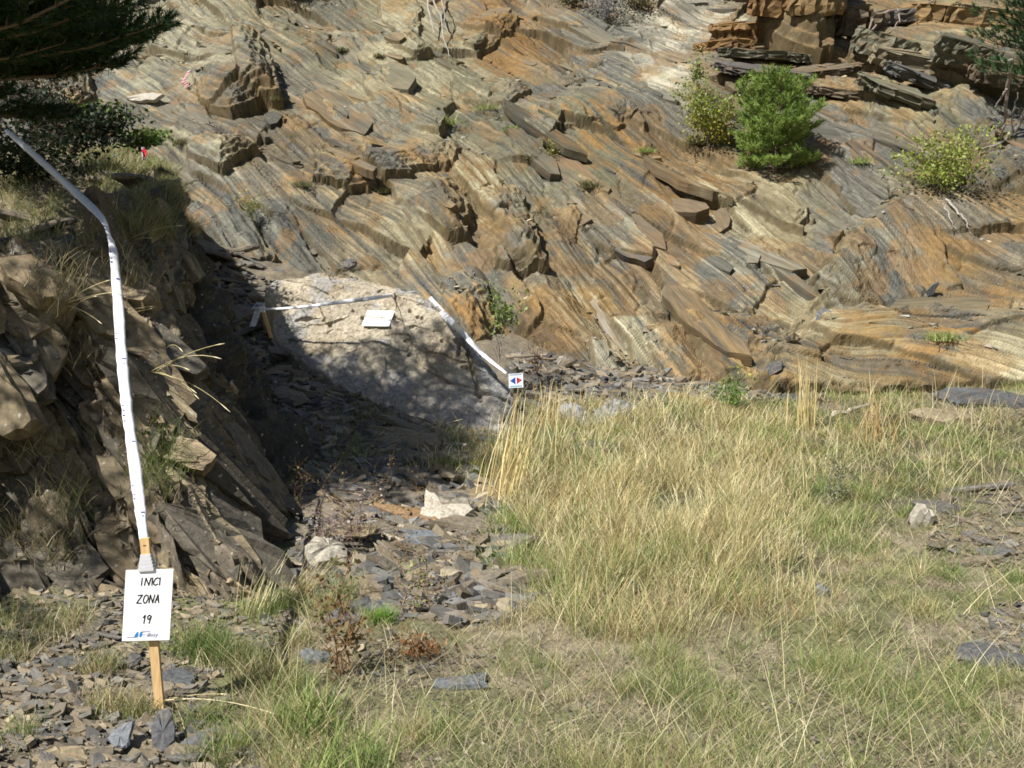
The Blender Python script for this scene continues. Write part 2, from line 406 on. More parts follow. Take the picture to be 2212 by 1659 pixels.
# named shelves: polygon in the picture, height at its middle, slope to the right, slope uphill, edge width
HBASE = blur(H, 10)
SHELF = [
 ([(400, 90), (480, 78), (560, 74), (592, 150), (612, 232), (570, 225), (500, 250), (430, 210)], .5, .42, 0, .05),
 ([(690, 310), (860, 270), (1000, 285), (1005, 325), (985, 345), (930, 365), (880, 388), (800, 402), (760, 412), (680, 402)], .24, 0, -.22, .05),
 ([(830, 402), (930, 392), (985, 408), (1008, 440), (1003, 512), (960, 505), (880, 450)], .34, .5, 0, .05),
 ([(1010, 405), (1075, 395), (1125, 412), (1150, 470), (1178, 560), (1185, 592), (1080, 575), (1030, 500)], .38, .5, 0, .05),
 ([(1190, 440), (1250, 430), (1262, 470), (1230, 510), (1185, 500)], .1, .3, 0, .05),
 ([(390, 270), (480, 280), (540, 320), (560, 345), (480, 390), (410, 350)], .3, .25, -.1, .05),
 ([(380, 400), (470, 385), (540, 470), (600, 560), (570, 590), (450, 520)], .22, .2, -.1, .06),
 ([(540, 430), (620, 450), (690, 560), (720, 600), (630, 600), (580, 520)], .15, .2, 0, .05),
 ([(1640, 845), (1668, 770), (1740, 705), (1830, 672), (1960, 655), (2212, 690), (2420, 760), (2450, 900), (1640, 900)], .5, -.02, -.12, .45),
 ([(1765, 645), (1785, 580), (1830, 510), (1890, 462), (1960, 428), (2100, 400), (2330, 380), (2400, 690), (2160, 670), (1960, 645), (1850, 655)], .2, -.03, -.04, .35),
 ([(1860, 545), (1945, 560), (1940, 640), (1850, 640)], -.1, 0, 0, .06),
 ([(1570, -60), (1600, -10), (1575, 60), (1640, 90), (1700, 125), (1780, 150), (1790, 110), (1800, -60)], .5, .08, -.2, .05),
 ([(1815, -60), (1830, 60), (1835, 140), (1960, 175), (2060, 210), (2130, 225), (2212, 250), (2400, 260), (2400, -60)], .42, 0, -.18, .05),
 ([(1600, 140), (1720, 150), (1830, 175), (1960, 235), (1900, 240), (1700, 190), (1620, 200)], .26, 0, -.2, .05),
 ([(1930, 160), (2030, 190), (2130, 250), (2212, 300), (2330, 330), (2300, 400), (2130, 330), (2010, 270)], .2, 0, -.1, .07),
 ([(2110, 300), (2212, 260), (2400, 260), (2400, 430), (2130, 400)], .28, 0, -.05, .1),
 ([(1440, 320), (1600, 360), (1760, 470), (1730, 500), (1600, 440), (1440, 400)], .16, .05, -.12, .06),
 ([(1180, 240), (1200, 200), (1300, 190), (1400, 250), (1330, 290), (1210, 270)], .12, -.05, -.1, .05),
 ([(1000, 20), (1110, 30), (1120, 55), (1030, 95), (1000, 80)], .22, .1, -.1, .05),
 ([(880, 30), (905, 0), (905, 70), (935, 100), (900, 110), (850, 90)], .25, .3, 0, .05),
 ([(1140, 555), (1210, 580), (1350, 740), (1400, 810), (1420, 860), (1180, 860), (1120, 660)], .3, -.08, -.05, .1),
 ([(1405, 690), (1470, 640), (1640, 660), (1750, 690), (1680, 760), (1650, 860), (1430, 860)], .3, .02, -.08, .08),
 ([(950, 590), (1010, 575), (1060, 610), (1070, 700), (1050, 790), (960, 760), (960, 640)], .36, .25, 0, .06),
 ([(100, 130), (180, 120), (200, 190), (140, 230), (100, 200)], .35, .3, 0, .05),
 ([(900, 110), (1000, 130), (1090, 160), (1150, 200), (1100, 230), (1000, 200), (930, 160)], .14, 0, -.12, .07),
]
for poly, hh, tu, tv, ew in SHELF:
    uv = np.array([plane_uv(a, b) for a, b in poly]); c = uv.mean(0)
    m0 = np.searchsorted(us, uv[:, 0].min() - .8); m1 = np.searchsorted(us, uv[:, 0].max() + .8)
    r0 = np.searchsorted(vs, uv[:, 1].min() - .8); r1 = np.searchsorted(vs, uv[:, 1].max() + .8)
    su = U[r0:r1, m0:m1]; sv = V[r0:r1, m0:m1]
    if su.size == 0: continue
    j = (fbm(su * 4, sv * 4, 4, 4) - .5) * .3
    sd = poly_sd(su + j, sv - j, uv)
    hz = hh + tu * (su - c[0]) + tv * (sv - c[1])
    j2 = (fbm(su * 2 + 7, sv * 2, 6, 3) - .5) * .5
    stp = .45 * sstep(-ew * .5, ew * .5, sd) + .22 * sstep(-.045, .045, sd - .1 - .35 * np.abs(j2)) + .18 * sstep(-.045, .045, sd - .2 - .6 * np.abs(j2)) + .15 * sstep(-.045, .045, sd - .32 - .7 * np.abs(j2))
    H[r0:r1, m0:m1] += hz * (stp if ew < .3 else sstep(-ew * .5, ew * .5, sd))
H = np.where(V < -.5, H - .1, H); H = H + L1 * .003
# --- colour
GREY = (.152, .154, .145); SLATE = (.1, .107, .112); VIOL = (.15, .136, .12); BROWN = (.165, .13, .085); RUST = (.27, .158, .06); OCH = (.31, .205, .09); CREAM = (.43, .395, .29); OLIVE = (.185, .175, .12); WHITE = (.6, .56, .48); TAN = (.285, .245, .16)
CC = [(270, 150, GREY, CREAM, .55), (200, 260, VIOL, TAN, .4), (760, 200, CREAM, TAN, .6), (620, 330, BROWN, TAN, .45), (480, 370, VIOL, OLIVE, .3), (560, 470, SLATE, GREY, .4), (420, 490, TAN, CREAM, .6), (720, 330, BROWN, RUST, .5),
      (830, 420, VIOL, RUST, .5), (850, 490, TAN, CREAM, .6), (960, 500, OCH, CREAM, .5), (1100, 260, OLIVE, BROWN, .5), (1010, 150, OLIVE, CREAM, .3), (1250, 210, VIOL, OLIVE, .4), (1340, 120, GREY, TAN, .4), (1440, 75, WHITE, GREY, .3),
      (900, 70, CREAM, OLIVE, .5), (700, 60, OLIVE, TAN, .6), (1050, 50, RUST, BROWN, .4), (1700, 70, RUST, TAN, .5), (2110, 50, TAN, RUST, .5), (2000, 190, OLIVE, TAN, .6), (1850, 340, VIOL, GREY, .4), (1400, 400, BROWN, RUST, .5),
      (1500, 470, RUST, CREAM, .5), (1240, 640, OCH, CREAM, .45), (1340, 730, CREAM, WHITE, .5), (1480, 710, BROWN, OCH, .5), (1560, 570, GREY, CREAM, .55), (1700, 470, TAN, CREAM, .5), (1890, 590, SLATE, GREY, .2), (1980, 570, OCH, BROWN, .5),
      (2120, 490, BROWN, OCH, .5), (2050, 690, VIOL, RUST, .55), (1900, 765, OCH, TAN, .6), (2150, 780, TAN, CREAM, .6), (2170, 350, SLATE, VIOL, .3), (1150, 480, BROWN, OLIVE, .5), (1150, 370, OLIVE, CREAM, .4), (1680, 330, OLIVE, TAN, .5),
      (1740, 200, BROWN, OLIVE, .5), (1620, 250, OLIVE, GREY, .5), (350, 80, CREAM, GREY, .5), (1250, 300, OLIVE, RUST, .4), (1330, 500, BROWN, CREAM, .5), (1100, 760, BROWN, RUST, .5), (1560, 700, SLATE, OCH, .5), (1800, 640, TAN, CREAM, .6), (1000, 620, GREY, OCH, .4)]
Wt = np.zeros(U.shape); PA = np.zeros(U.shape + (3,)); PB = np.zeros(U.shape + (3,)); PK = np.zeros(U.shape)
wx = PX + 90 * (fbm(U * 1.6, V * 1.6, 2, 3) - .5) + (rB[idB] - .5) * 50 + (rA[idA] - .5) * 110; wy = PY + 90 * (fbm(U * 1.6 + 9, V * 1.6, 3, 3) - .5) + ((rA[idA] * 7.3) % 1 - .5) * 110
for (a, b, ca, cb, k) in CC:
    wt = 1 / (((wx - a) ** 2 + (wy - b) ** 2) / 90 ** 2 + .1) ** 2.2
    Wt += wt; PA += wt[..., None] * np.array(ca); PB += wt[..., None] * np.array(cb); PK += wt * k
PA /= Wt[..., None]; PB /= Wt[..., None]; PK /= Wt
s = sstep(-.35, .6, .75 * L2 + .45 * L3 + .45 * L1 + .5 * (rC[idC] - .5) + (PK - .66) * 2.6)
COL = PA * (1 - s[..., None]) + PB * s[..., None]
fr = sstep(1.5, 2.5, L3 + .6 * L2 + (rB[idB] - .5)); COL = COL * (1 - .6 * fr[..., None]) + .6 * fr[..., None] * np.array(CREAM)
dk = sstep(.8, 1.7, -L3 - .5 * L2 + 1.2 * (rC[idC] - .5)); COL = COL * (1 - .65 * dk[..., None]) + .65 * dk[..., None] * np.array(SLATE)
rz_ = .1 * sstep(420, 150, np.hypot((PX - 1420) * .8, PY - 600)) + .1 * sstep(330, 100, np.hypot((PX - 1800) * .7, PY - 60)) + .06 * sstep(300, 100, np.hypot((PX - 2000) * .7, PY - 680)); gz_ = np.zeros(U.shape)
for a_, b_, r_ in [(530, 450, 150), (470, 350, 90), (1260, 150, 150), (2170, 350, 110), (1890, 590, 70), (1510, 740, 60), (1850, 340, 90), (1600, 560, 80), (1150, 330, 90)]: gz_ = np.maximum(gz_, .21 * sstep(r_, r_ * .35, np.hypot(PX - a_, PY - b_)))
sp_ = sstep(.53, .66, gz_ + fbm(U * .75 + 3, V * .75, 14, 4) + .05 * L3 + .03 * L2 + .08 * (rA[idA] - .5)); COL = COL * (1 - .62 * sp_[..., None]) + .62 * sp_[..., None] * np.array((.128, .129, .123)) * (1 + .25 * L1)[..., None].clip(.5, 1.8)
ru = sstep(.56, .68, .05 * L2 +  fbm(U * 2.3, V * 2.3, 7, 4) + rz_); COL = COL * (1 - .5 * ru[..., None]) + .5 * ru[..., None] * np.array(RUST)
COL *= (.9 + .2 * rB[idB])[..., None] * (.86 + .28 * rA[idA])[..., None] * (.95 + .1 * rC[idC])[..., None] * (1 + .14 * L1 + .08 * L2)[..., None].clip(.4, 1.8)
# dust and small debris lie on the flatter treads
gv = np.gradient(blur(H, 2), ST, axis=0)
tread = sstep(.28, .6, -gv + .3 * (fbm(U * 12, V * 12, 5, 3) - .5)); COL = COL * (1 - .6 * tread[..., None]) + .6 * tread[..., None] * np.array((.27, .23, .155)) * (.7 + .6 * vnoise(U * 40, V * 40, 3))[..., None]
# bedding layers show as bands on the broken edges of the beds
g1 = np.hypot(np.gradient(blur(H, 1), ST, axis=0), np.gradient(blur(H, 1), ST, axis=1)); riser = sstep(.9, 1.6, g1)[..., None]
COL = COL * (1 - riser) + riser * (np.array((.2, .16, .1)) * (.45 + .9 * vnoise(H * 55, U * 1.5 + V, 4))[..., None] * .7 + .3 * COL)
COL = COL * .67 * np.array((1.02, 1.0, .87))
SP = P0 + U[..., None] * np.array([1., 0, 0]) + V[..., None] * EV + H[..., None] * EN
slope = mesh_np('rock_slope', SP, grid_quads(*U.shape), None, COL.reshape(-1, 3), [M_ROCK], False)
tag(slope, kind='structure')
# broken slabs: crisp-edged plates following the beds, and the big named shelves as blocks
def streak_mat():
    m, n, b = mat_new('streaked_slate')
    a1 = n.nodes.new('ShaderNodeAttribute'); a1.attribute_name = 'Col'; a2 = n.nodes.new('ShaderNodeAttribute'); a2.attribute_name = 'Col2'; a3 = n.nodes.new('ShaderNodeAttribute'); a3.attribute_name = 'st'
    def nz(sc, det, scale=1.0):
        mp = n.nodes.new('ShaderNodeMapping'); mp.inputs['Scale'].default_value = sc; t = n.nodes.new('ShaderNodeTexNoise'); t.inputs['Scale'].default_value = scale; t.inputs['Detail'].default_value = det; t.inputs['Roughness'].default_value = .6
        L(n, a3.outputs['Vector'], mp.inputs[0]); L(n, mp.outputs[0], t.inputs[0]); return t.outputs[0]
    def mr(x, a, b_, c, d):
        r_ = n.nodes.new('ShaderNodeMapRange'); r_.inputs[1].default_value = a; r_.inputs[2].default_value = b_; r_.inputs[3].default_value = c; r_.inputs[4].default_value = d; L(n, x, r_.inputs[0]); return r_.outputs[0]
    st1 = nz((.8, 13, 3), 6); st2 = nz((3, 70, 10), 4); cl = nz((1.6, 2.4, 2), 5)
    f = mr(st1, .44, .6, 0, 1); mx = n.nodes.new('ShaderNodeMix'); mx.data_type = 'RGBA'
    L(n, f, mx.inputs['Factor']); L(n, a1.outputs['Color'], mx.inputs['A']); L(n, a2.outputs['Color'], mx.inputs['B'])
    mr_ = n.nodes.new('ShaderNodeMix'); mr_.data_type = 'RGBA'; mr_.inputs['B'].default_value = (.2, .115, .05, 1)
    L(n, mr(cl, .53, .68, 0, .6), mr_.inputs['Factor']); L(n, mx.outputs['Result'], mr_.inputs['A'])
    sc = n.nodes.new('ShaderNodeVectorMath'); sc.operation = 'SCALE'; L(n, mr_.outputs['Result'], sc.inputs[0]); L(n, mr(st2, .3, .7, .62, 1.3), sc.inputs['Scale'])
    L(n, sc.outputs[0], b.inputs['Base Color']); b.inputs['Roughness'].default_value = .68; b.inputs['Specular IOR Level'].default_value = .3
    ad = n.nodes.new('ShaderNodeMath'); ad.operation = 'ADD'; L(n, st1, ad.inputs[0]); L(n, st2, ad.inputs[1])
    bp = n.nodes.new('ShaderNodeBump'); bp.inputs['Strength'].default_value = .6; bp.inputs['Distance'].default_value = .02; L(n, ad.outputs[0], bp.inputs['Height']); L(n, bp.outputs[0], b.inputs['Normal'])
    return m
M_STREAK = streak_mat()
class SB:
    def __init__(s): s.V = []; s.Q = []; s.T = []; s.c1 = []; s.c2 = []; s.st = []; s.n = 0
    def prism(s, xy, org, X, Y, Z, top, depth, c1, c2, rows=2, inset=.012, tri=None, r=rng, jag=0):
        """outline xy (k,2) in the X,Y plane at org; top = height per outline point along Z"""
        k = len(xy); off = np.array([r.random() * 50, r.random() * 50, r.random() * 50]); L_ = []
        cx = xy.mean(0)
        for q in range(rows + 1):
            f = q / rows; sc_ = 1 + (0 if q in (0,) else r.normal(0, inset) / max(.05, np.abs(xy - cx).max()) + .015 * f)
            p = (xy - cx) * sc_ + cx; h = top - depth * f
            if jag: p = p + r.normal(0, jag, p.shape); h = h + (r.normal(0, jag * .5, k) if 0 < q < rows else 0)
            L_.append(org + p[:, :1] * X + p[:, 1:] * Y + h[:, None] * Z); s.st.append(np.c_[p * [1, 1], h * 1.0] * [1, 1, 1] + off + [0, q * .37, 0])
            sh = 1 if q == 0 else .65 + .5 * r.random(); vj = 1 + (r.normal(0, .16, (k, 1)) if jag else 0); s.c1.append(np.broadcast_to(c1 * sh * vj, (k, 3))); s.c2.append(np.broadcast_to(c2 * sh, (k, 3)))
        s.V += L_; i = np.arange(k); j = (i + 1) % k
        for q in range(rows): s.Q.append(np.stack([s.n + (q + 1) * k + i, s.n + (q + 1) * k + j, s.n + q * k + j, s.n + q * k + i], 1))
        if tri is None: tri = np.stack([np.zeros(k - 2, int), np.arange(1, k - 1), np.arange(2, k)], 1)
        s.T.append(np.asarray(tri) + s.n); s.n += k * (rows + 1)
    def build(s, name, parent=None, mat=None):
        o = mesh_np(name, np.concatenate(s.V), np.concatenate(s.Q), np.concatenate(s.T), np.concatenate(s.c1), [mat or M_STREAK]); me = o.data
        a = me.color_attributes.new('Col2', 'FLOAT_COLOR', 'POINT'); c4 = np.ones((s.n, 4), np.float32); c4[:, :3] = np.clip(np.concatenate(s.c2), 0, 1); a.data.foreach_set('color', c4.ravel())
        v = me.attributes.new('st', 'FLOAT_VECTOR', 'POINT'); v.data.foreach_set('vector', np.concatenate(s.st).astype(np.float32).ravel())
        if parent is not None: keep_world(o, parent)
        return o
def outline(length, width, r, chips=3):
    """angular slab outline: a skewed strip with broken ends"""
    sk = r.normal(0, .35) * width; a = length / 2; b = width / 2
    base = np.array([[-a, -b * r.uniform(.2, 1)], [-a * r.uniform(.3, .7), -b], [a * r.uniform(.4, .8), -b * r.uniform(.8, 1.1)], [a, -b * r.uniform(-.2, .7)], [a * r.uniform(.7, 1), b * r.uniform(.4, 1)], [a * r.uniform(-.2, .5), b], [-a * r.uniform(.4, .9), b * r.uniform(.7, 1.1)], [-a * r.uniform(.85, 1.05), b * r.uniform(.1, .6)]])
    base[:, 0] += base[:, 1] / b * sk; out = []
    for i in range(len(base)):
        p, q = base[i], base[(i + 1) % len(base)]; out.append(p); l = np.linalg.norm(q - p); t = (q - p) / (l + 1e-9); nn = np.array([-t[1], t[0]])
        for f in np.linspace(0, 1, chips + 2)[1:-1]: out.append(p + (q - p) * (f + r.normal(0, .06)) + nn * r.normal(0, .025) * min(l, .6))
    return np.array(out)
sbk = SB(); rs = np.random.default_rng(77); ex = np.array([1., 0, 0])
CB = blur(np.moveaxis(COL, -1, 0)[0], 1); CB = np.stack([blur(COL[..., q], 1) for q in range(3)], -1)
HS = blur(blur(H, 4), 4); HGU = np.gradient(HS, ST, axis=1); HGV = np.gradient(HS, ST, axis=0)
for (num_, l0, l1, w0, w1, t0, t1) in [(230, .9, 3.0, .22, .7, .01, .035), (240, .4, 1.4, .07, .22, .008, .03), (800, .12, .5, .03, .1, .01, .04)]:
    for _ in range(num_):
        u = rs.uniform(-11.5, 12.3); v = rs.uniform(.1, 14.8); j_ = int((u - us[0]) / ST); i_ = int((v - vs[0]) / ST)
        px_, py_ = PX[i_, j_], PY[i_, j_]
        if px_ < -250 or px_ > 2450: continue
        if py_ > 640 and px_ > 1780 and rs.random() < .6: continue
        if math.hypot(HGU[i_, j_], HGV[i_, j_]) > (.3 if l1 > 2 else .5): continue
        an = ANG[i_, j_] + rs.normal(0, .1); N_ = EN - HGU[i_, j_] * ex - HGV[i_, j_] * EV; N_ /= np.linalg.norm(N_); X = ex * math.cos(an) + EV * math.sin(an); X = X - N_ * X.dot(N_); X /= np.linalg.norm(X); Y = np.cross(N_, X)
        ln_ = rs.uniform(l0, l1); wd = rs.uniform(w0, w1); th = rs.uniform(t0, t1); xy = outline(ln_, wd, rs, 2 if ln_ > .4 else 1)
        tl, tw_ = rs.normal(0, .025), rs.normal(0, .085); top = np.clip(th * .45 + tl * xy[:, 0] + tw_ * xy[:, 1], -.06, th * 2.0)
        jj_ = np.clip(((u + xy[:, 0] * X[0] + xy[:, 1] * Y[0] - us[0]) / ST).astype(int), 0, len(us) - 1); ii_ = np.clip(((v + xy[:, 0] * X.dot(EV) + xy[:, 1] * Y.dot(EV) - vs[0]) / ST).astype(int), 0, len(vs) - 1)
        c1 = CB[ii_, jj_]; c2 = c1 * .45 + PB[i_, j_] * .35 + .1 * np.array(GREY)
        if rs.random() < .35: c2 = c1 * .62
        if rs.random() < .1: c1 = c1 * .4 + .5 * np.array(SLATE if rs.random() < .6 else RUST)
        f = rs.uniform(.85, 1.12)
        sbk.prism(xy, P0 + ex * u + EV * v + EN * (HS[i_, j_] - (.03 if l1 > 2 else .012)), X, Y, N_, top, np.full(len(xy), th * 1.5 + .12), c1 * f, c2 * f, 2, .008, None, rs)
# wedges: beds broken off on their right side, leaving a shaded end
for _ in range(24):
    u = rs.uniform(-9.5, 5); v = rs.uniform(.3, 13.5); j_ = int((u - us[0]) / ST); i_ = int((v - vs[0]) / ST); px_, py_ = PX[i_, j_], PY[i_, j_]
    if px_ < 100 or px_ > 1950: continue
    an = ANG[i_, j_] + rs.normal(0, .15); X = ex * math.cos(an) + EV * math.sin(an); Y = np.cross(EN, X); ln_ = rs.uniform(.25, .8) * (1.6 if rs.random() < .12 else 1); wd = ln_ * rs.uniform(.3, .6); xy = outline(ln_, wd, rs, 1)
    du_ = xy[:, 0] * X[0] + xy[:, 1] * Y[0]; top = -.03 + rs.uniform(.18, .42) * (du_ - du_.min()) ; c1 = CB[i_, j_] * rs.uniform(.85, 1.15)
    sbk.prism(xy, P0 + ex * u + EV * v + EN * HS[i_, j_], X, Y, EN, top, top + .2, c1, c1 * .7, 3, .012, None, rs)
# jutting ledges of flat-lying beds at the upper right
led = [(1560, 40), (1700, 95), (1830, 130), (1960, 165), (2140, 215), (2140, 260), (1980, 235), (1820, 200), (1640, 180), (1560, 130)]
for (a_, b_, l_, w_, th, of, c_, rz_) in [(1600, 60, 1.1, .8, .5, .25, RUST, .1), (1680, 55, 1.2, .8, .6, .3, RUST, -.1), (1750, 75, 1.1, .7, .6, .3, OCH, .05), (1640, 15, 1.6, .8, .35, .35, OLIVE, -.1), (1745, 15, 1.5, .8, .3, .35, RUST, .1), (1660, 130, 1.7, .5, .16, .2, OLIVE, -.05), (1640, 165, 1.6, .5, .12, .2, VIOL, -.15), (1760, 150, 1.5, .5, .14, .22, BROWN, .1),
      (1860, 70, .9, .7, .5, .2, BROWN, -.2), (1900, 120, 1.0, .6, .45, .25, OLIVE, -.35), (1850, 150, 1.4, .5, .2, .25, TAN, -.2), (1960, 150, 1.5, .5, .3, .25, TAN, -.3), (2000, 185, 1.7, .45, .2, .22, GREY, -.35), (2080, 175, 1.4, .6, .45, .25, OLIVE, -.3), (2150, 205, 1.3, .6, .45, .25, BROWN, -.3), (2060, 45, 2.2, .9, .5, .15, OCH, -.1), (2150, 40, 1.6, .9, .5, .15, TAN, -.1), (1930, 40, 1.5, .7, .25, .25, VIOL, .2), (1800, 195, 1.3, .4, .14, .15, BROWN, -.2), (1700, 195, 1.2, .35, .1, .12, VIOL, -.1), (1930, 215, 1.4, .45, .18, .15, OLIVE, -.35), (1560, 95, .9, .5, .25, .12, RUST, .1)]:
    u, v = plane_uv(a_, b_, .2); j_ = int((u - us[0]) / ST); i_ = min(int((v - vs[0]) / ST), len(vs) - 1); X = np.array([math.cos(rz_), .25 * rs.normal(0, .4), math.sin(rz_) * .8]); X /= np.linalg.norm(X); N_ = np.array([rs.normal(0, .12), -.42 + rs.normal(0, .12), 1.]); N_ -= X * X.dot(N_); N_ /= np.linalg.norm(N_); Y = np.cross(N_, X)
    xy = outline(l_, w_, rs, 6); xy = xy + rs.normal(0, .02, xy.shape); c1 = np.array(c_) * rs.uniform(.75, .95); sbk.prism(xy, P0 + ex * u + EV * v + EN * (HS[i_, j_] + of * .45), X, Y, N_, np.full(len(xy), th * .5) + rs.normal(0, .012, len(xy)), np.full(len(xy), th), c1, c1 * .82, 6, .03, None, rs, .022)
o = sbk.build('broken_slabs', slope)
def hs(u, v):
    j = min(max(int((u - us[0]) / ST), 0), len(us) - 1); i = min(max(int((v - vs[0]) / ST), 0), len(vs) - 1); return H[i, j]
def spt(px, py):
    h = 0.
    for _ in range(6): uv = plane_uv(px, py, h); h = .5 * h + .5 * hs(*uv)
    uv = plane_uv(px, py, h); h = hs(*uv)
    return P0 + np.array([uv[0], 0, 0]) + EV * uv[1] + EN * h

# ------------------------------------------------------------------ rock outcrop on the left
OG = [ # per column: foot ... crest ... back of the top
 [(-450, 1420, 5.4), (-450, 1150, 6.0), (-450, 900, 6.4), (-450, 700, 6.7), (-450, 590, 7.1), (-450, 500, 8.2), (-450, 380, 10.5), (-450, 330, 13)],
 [(-150, 1380, 5.6), (-150, 1120, 6.1), (-150, 880, 6.4), (-150, 720, 6.6), (-150, 600, 7.0), (-150, 500, 8.2), (-150, 370, 10.5), (-150, 330, 13.5)],
 [(20, 1350, 5.7), (10, 1100, 6.2), (10, 880, 6.4), (0, 740, 6.5), (0, 620, 6.9), (0, 500, 8.2), (0, 370, 10.5), (0, 330, 14)],
 [(220, 1330, 5.8), (200, 1080, 6.3), (180, 880, 6.6), (170, 740, 6.8), (165, 590, 7.2), (160, 480, 8.6), (150, 350, 11), (150, 330, 14.5)],
 [(420, 1330, 5.9), (350, 1080, 6.4), (300, 880, 6.7), (280, 720, 7.0), (270, 540, 7.5), (265, 450, 8.9), (250, 345, 11.5), (250, 335, 15)],
 [(640, 1310, 6.1), (450, 1060, 6.6), (375, 860, 6.9), (335, 680, 7.3), (325, 480, 8.1), (320, 420, 9.3), (300, 355, 12), (300, 345, 15)],
 [(690, 1180, 7.1), (520, 980, 7.5), (440, 820, 7.7), (400, 660, 8.0), (375, 462, 8.7), (355, 405, 10), (340, 362, 12.5), (335, 355, 15)],
 [(690, 1030, 8.0), (580, 890, 8.3), (500, 775, 8.4), (452, 655, 8.5), (392, 470, 8.7), (372, 430, 10), (350, 395, 12.4), (350, 388, 15)],
 [(600, 870, 9.0), (540, 800, 9.0), (480, 730, 9.0), (432, 640, 9.0), (375, 490, 9.1), (355, 445, 10.4), (340, 410, 12.6), (340, 402, 15.2)],
 [(420, 760, 10.4), (400, 720, 10.3), (380, 660, 10.2), (340, 590, 10.2), (310, 520, 10.2), (305, 470, 11.2), (300, 430, 13), (300, 422, 15.2)],
]
OGP = np.array([[at(*p) for p in col] for col in OG])        # cols x rows x 3
OGP[:, 0, 2] -= .35
def cr_spline(P, n, axis):
    P = np.moveaxis(P, axis, 0); m = len(P); t = np.linspace(0, m - 1, n); i = np.clip(t.astype(int), 0, m - 2); f = (t - i)
    g = lambda k: P[np.clip(i + k, 0, m - 1)]
    f = f.reshape((-1,) + (1,) * (P.ndim - 1)); a, b, c, d = g(-1), g(0), g(1), g(2)
    r = .5 * (2 * b + (c - a) * f + (2 * a - 5 * b + 4 * c - d) * f ** 2 + (3 * b - a - 3 * c + d) * f ** 3)
    return np.moveaxis(r, 0, axis)
NC, NR = 560, 520
OS = cr_spline(cr_spline(OGP, NC, 0), NR, 1)
# regular parameter grid in metres
oc_len = 6.2; or_len = 9.5
osU, osV = np.meshgrid(np.linspace(0, oc_len, NC), np.linspace(0, or_len, NR)); OST = oc_len / NC
OSr = np.moveaxis(OS, 0, 1)                                  # rows x cols
dU = np.gradient(OSr, axis=1); dV = np.gradient(OSr, axis=0)
ON = np.cross(dU, dV); ON /= np.linalg.norm(ON, axis=-1, keepdims=True) + 1e-9
if ON[100, 200, 1] > 0: ON = -ON
arcU = np.cumsum(np.linalg.norm(dU, axis=-1), axis=1); arcV = np.cumsum(np.linalg.norm(dV, axis=-1), axis=0)
tf = np.linspace(0, 7, NR)[:, None] * np.ones((1, NC))          # row parameter: 4 = crest
cf = np.linspace(0, 9, NC)[None, :] * np.ones((NR, 1))
oang = np.full(osU.shape, R(-62.)) + (fbm(osU * .8, osV * .8, 5, 2) - .5) * .5
OVs = osV * 0 + np.linspace(0, NR * OST, NR)[:, None]
ia, aa, la, na = cells(osU, OVs, OST, oang, .2, 4.0, 31, .3)
ib, ab, lb, nb = cells(osU, OVs, OST, oang, .075, 5.0, 32, .3)
front = 1 - sstep(3.9, 4.4, tf)
oh = (rng.random(na)[ia] - .5) * .26 + rng.normal(.2, .4, na)[ia] * aa + rng.normal(0, .12, na)[ia] * la
oh2 = (rng.random(nb)[ib] - .5) * .09 + rng.normal(.15, .5, nb)[ib] * ab
oh = blur(oh, 3) ; oh2 = blur(oh2, 1)
oh = (oh + oh2) * (.25 + .75 * front) + (fbm(osU * 1.3, OVs * 1.3, 2, 4) - .5) * .5 + (fbm(osU * 16, OVs * 16, 6, 3) - .5) * .035
# the big overhanging lip at the upper left and the dark crack beneath it
pxo, pyo = proj(OSr)
lip = sstep(-12, 12, poly_sd(pxo + 20 * (fbm(osU * 5, OVs * 5, 1) - .5), pyo + 20 * (fbm(osU * 5, OVs * 5, 2) - .5), [(-500, 640), (60, 600), (115, 680), (130, 740), (70, 800), (0, 850), (-500, 900)]))
crk = sstep(-14, 14, poly_sd(pxo + 20 * (fbm(osU * 5, OVs * 5, 3) - .5), pyo, [(-500, 910), (0, 860), (80, 808), (140, 745), (165, 740), (110, 830), (30, 900), (-500, 960)]))
plate = sstep(-10, 10, poly_sd(pxo + 15 * (fbm(osU * 6, OVs * 6, 1) - .5), pyo, [(285, 830), (340, 830), (385, 905), (400, 1030), (310, 1010), (290, 920)]))
plate2 = sstep(-10, 10, poly_sd(pxo + 15 * (fbm(osU * 6, OVs * 6, 7) - .5), pyo, [(165, 740), (190, 660), (235, 670), (245, 740), (240, 790), (190, 830)]))
oh = oh + .28 * lip - .22 * crk + .05 * plate + .14 * plate2
edge = np.minimum(1, np.minimum(cf / .2, (9 - cf) / .3)).clip(0, 1)
OP = OSr + ON * (oh * edge)[..., None]
nO = fbm(osU * 2, OVs * 2, 4, 4); nF = vnoise(osU * 30, OVs * 30, 5)
c1 = np.array((.3, .235, .15)); c2 = np.array((.22, .18, .13)); c3 = np.array((.37, .29, .18))
ra_ = rng.random(na)[ia]; rb_ = rng.random(nb)[ib]
kk = sstep(.25, .75, .5 * ra_ + .3 * rb_ + .4 * (nO - .5) + .1)[..., None]
oc = c2 * (1 - kk) + c1 * kk; k3 = sstep(.7, .9, rb_)[..., None]; oc = oc * (1 - .6 * k3) + c3 * .6 * k3
right = sstep(5.2, 6.2, cf)[..., None]; oc = oc * (1 - right) + right * (np.array((.1, .085, .062)) * (.6 + .8 * nO[..., None]))  # right flank: its shade is deepened in the colour, a dark earthy brown
soil = (1 - front)[..., None] * sstep(.3, .6, nO + .1)[..., None]; oc = oc * (1 - soil) + soil * np.array((.24, .2, .11))
lich = (lip * sstep(.5, .7, fbm(osU * 9, OVs * 9, 3, 3)))[..., None]; oc = oc * (1 - .5 * lich) + .5 * lich * np.array((.42, .39, .32))
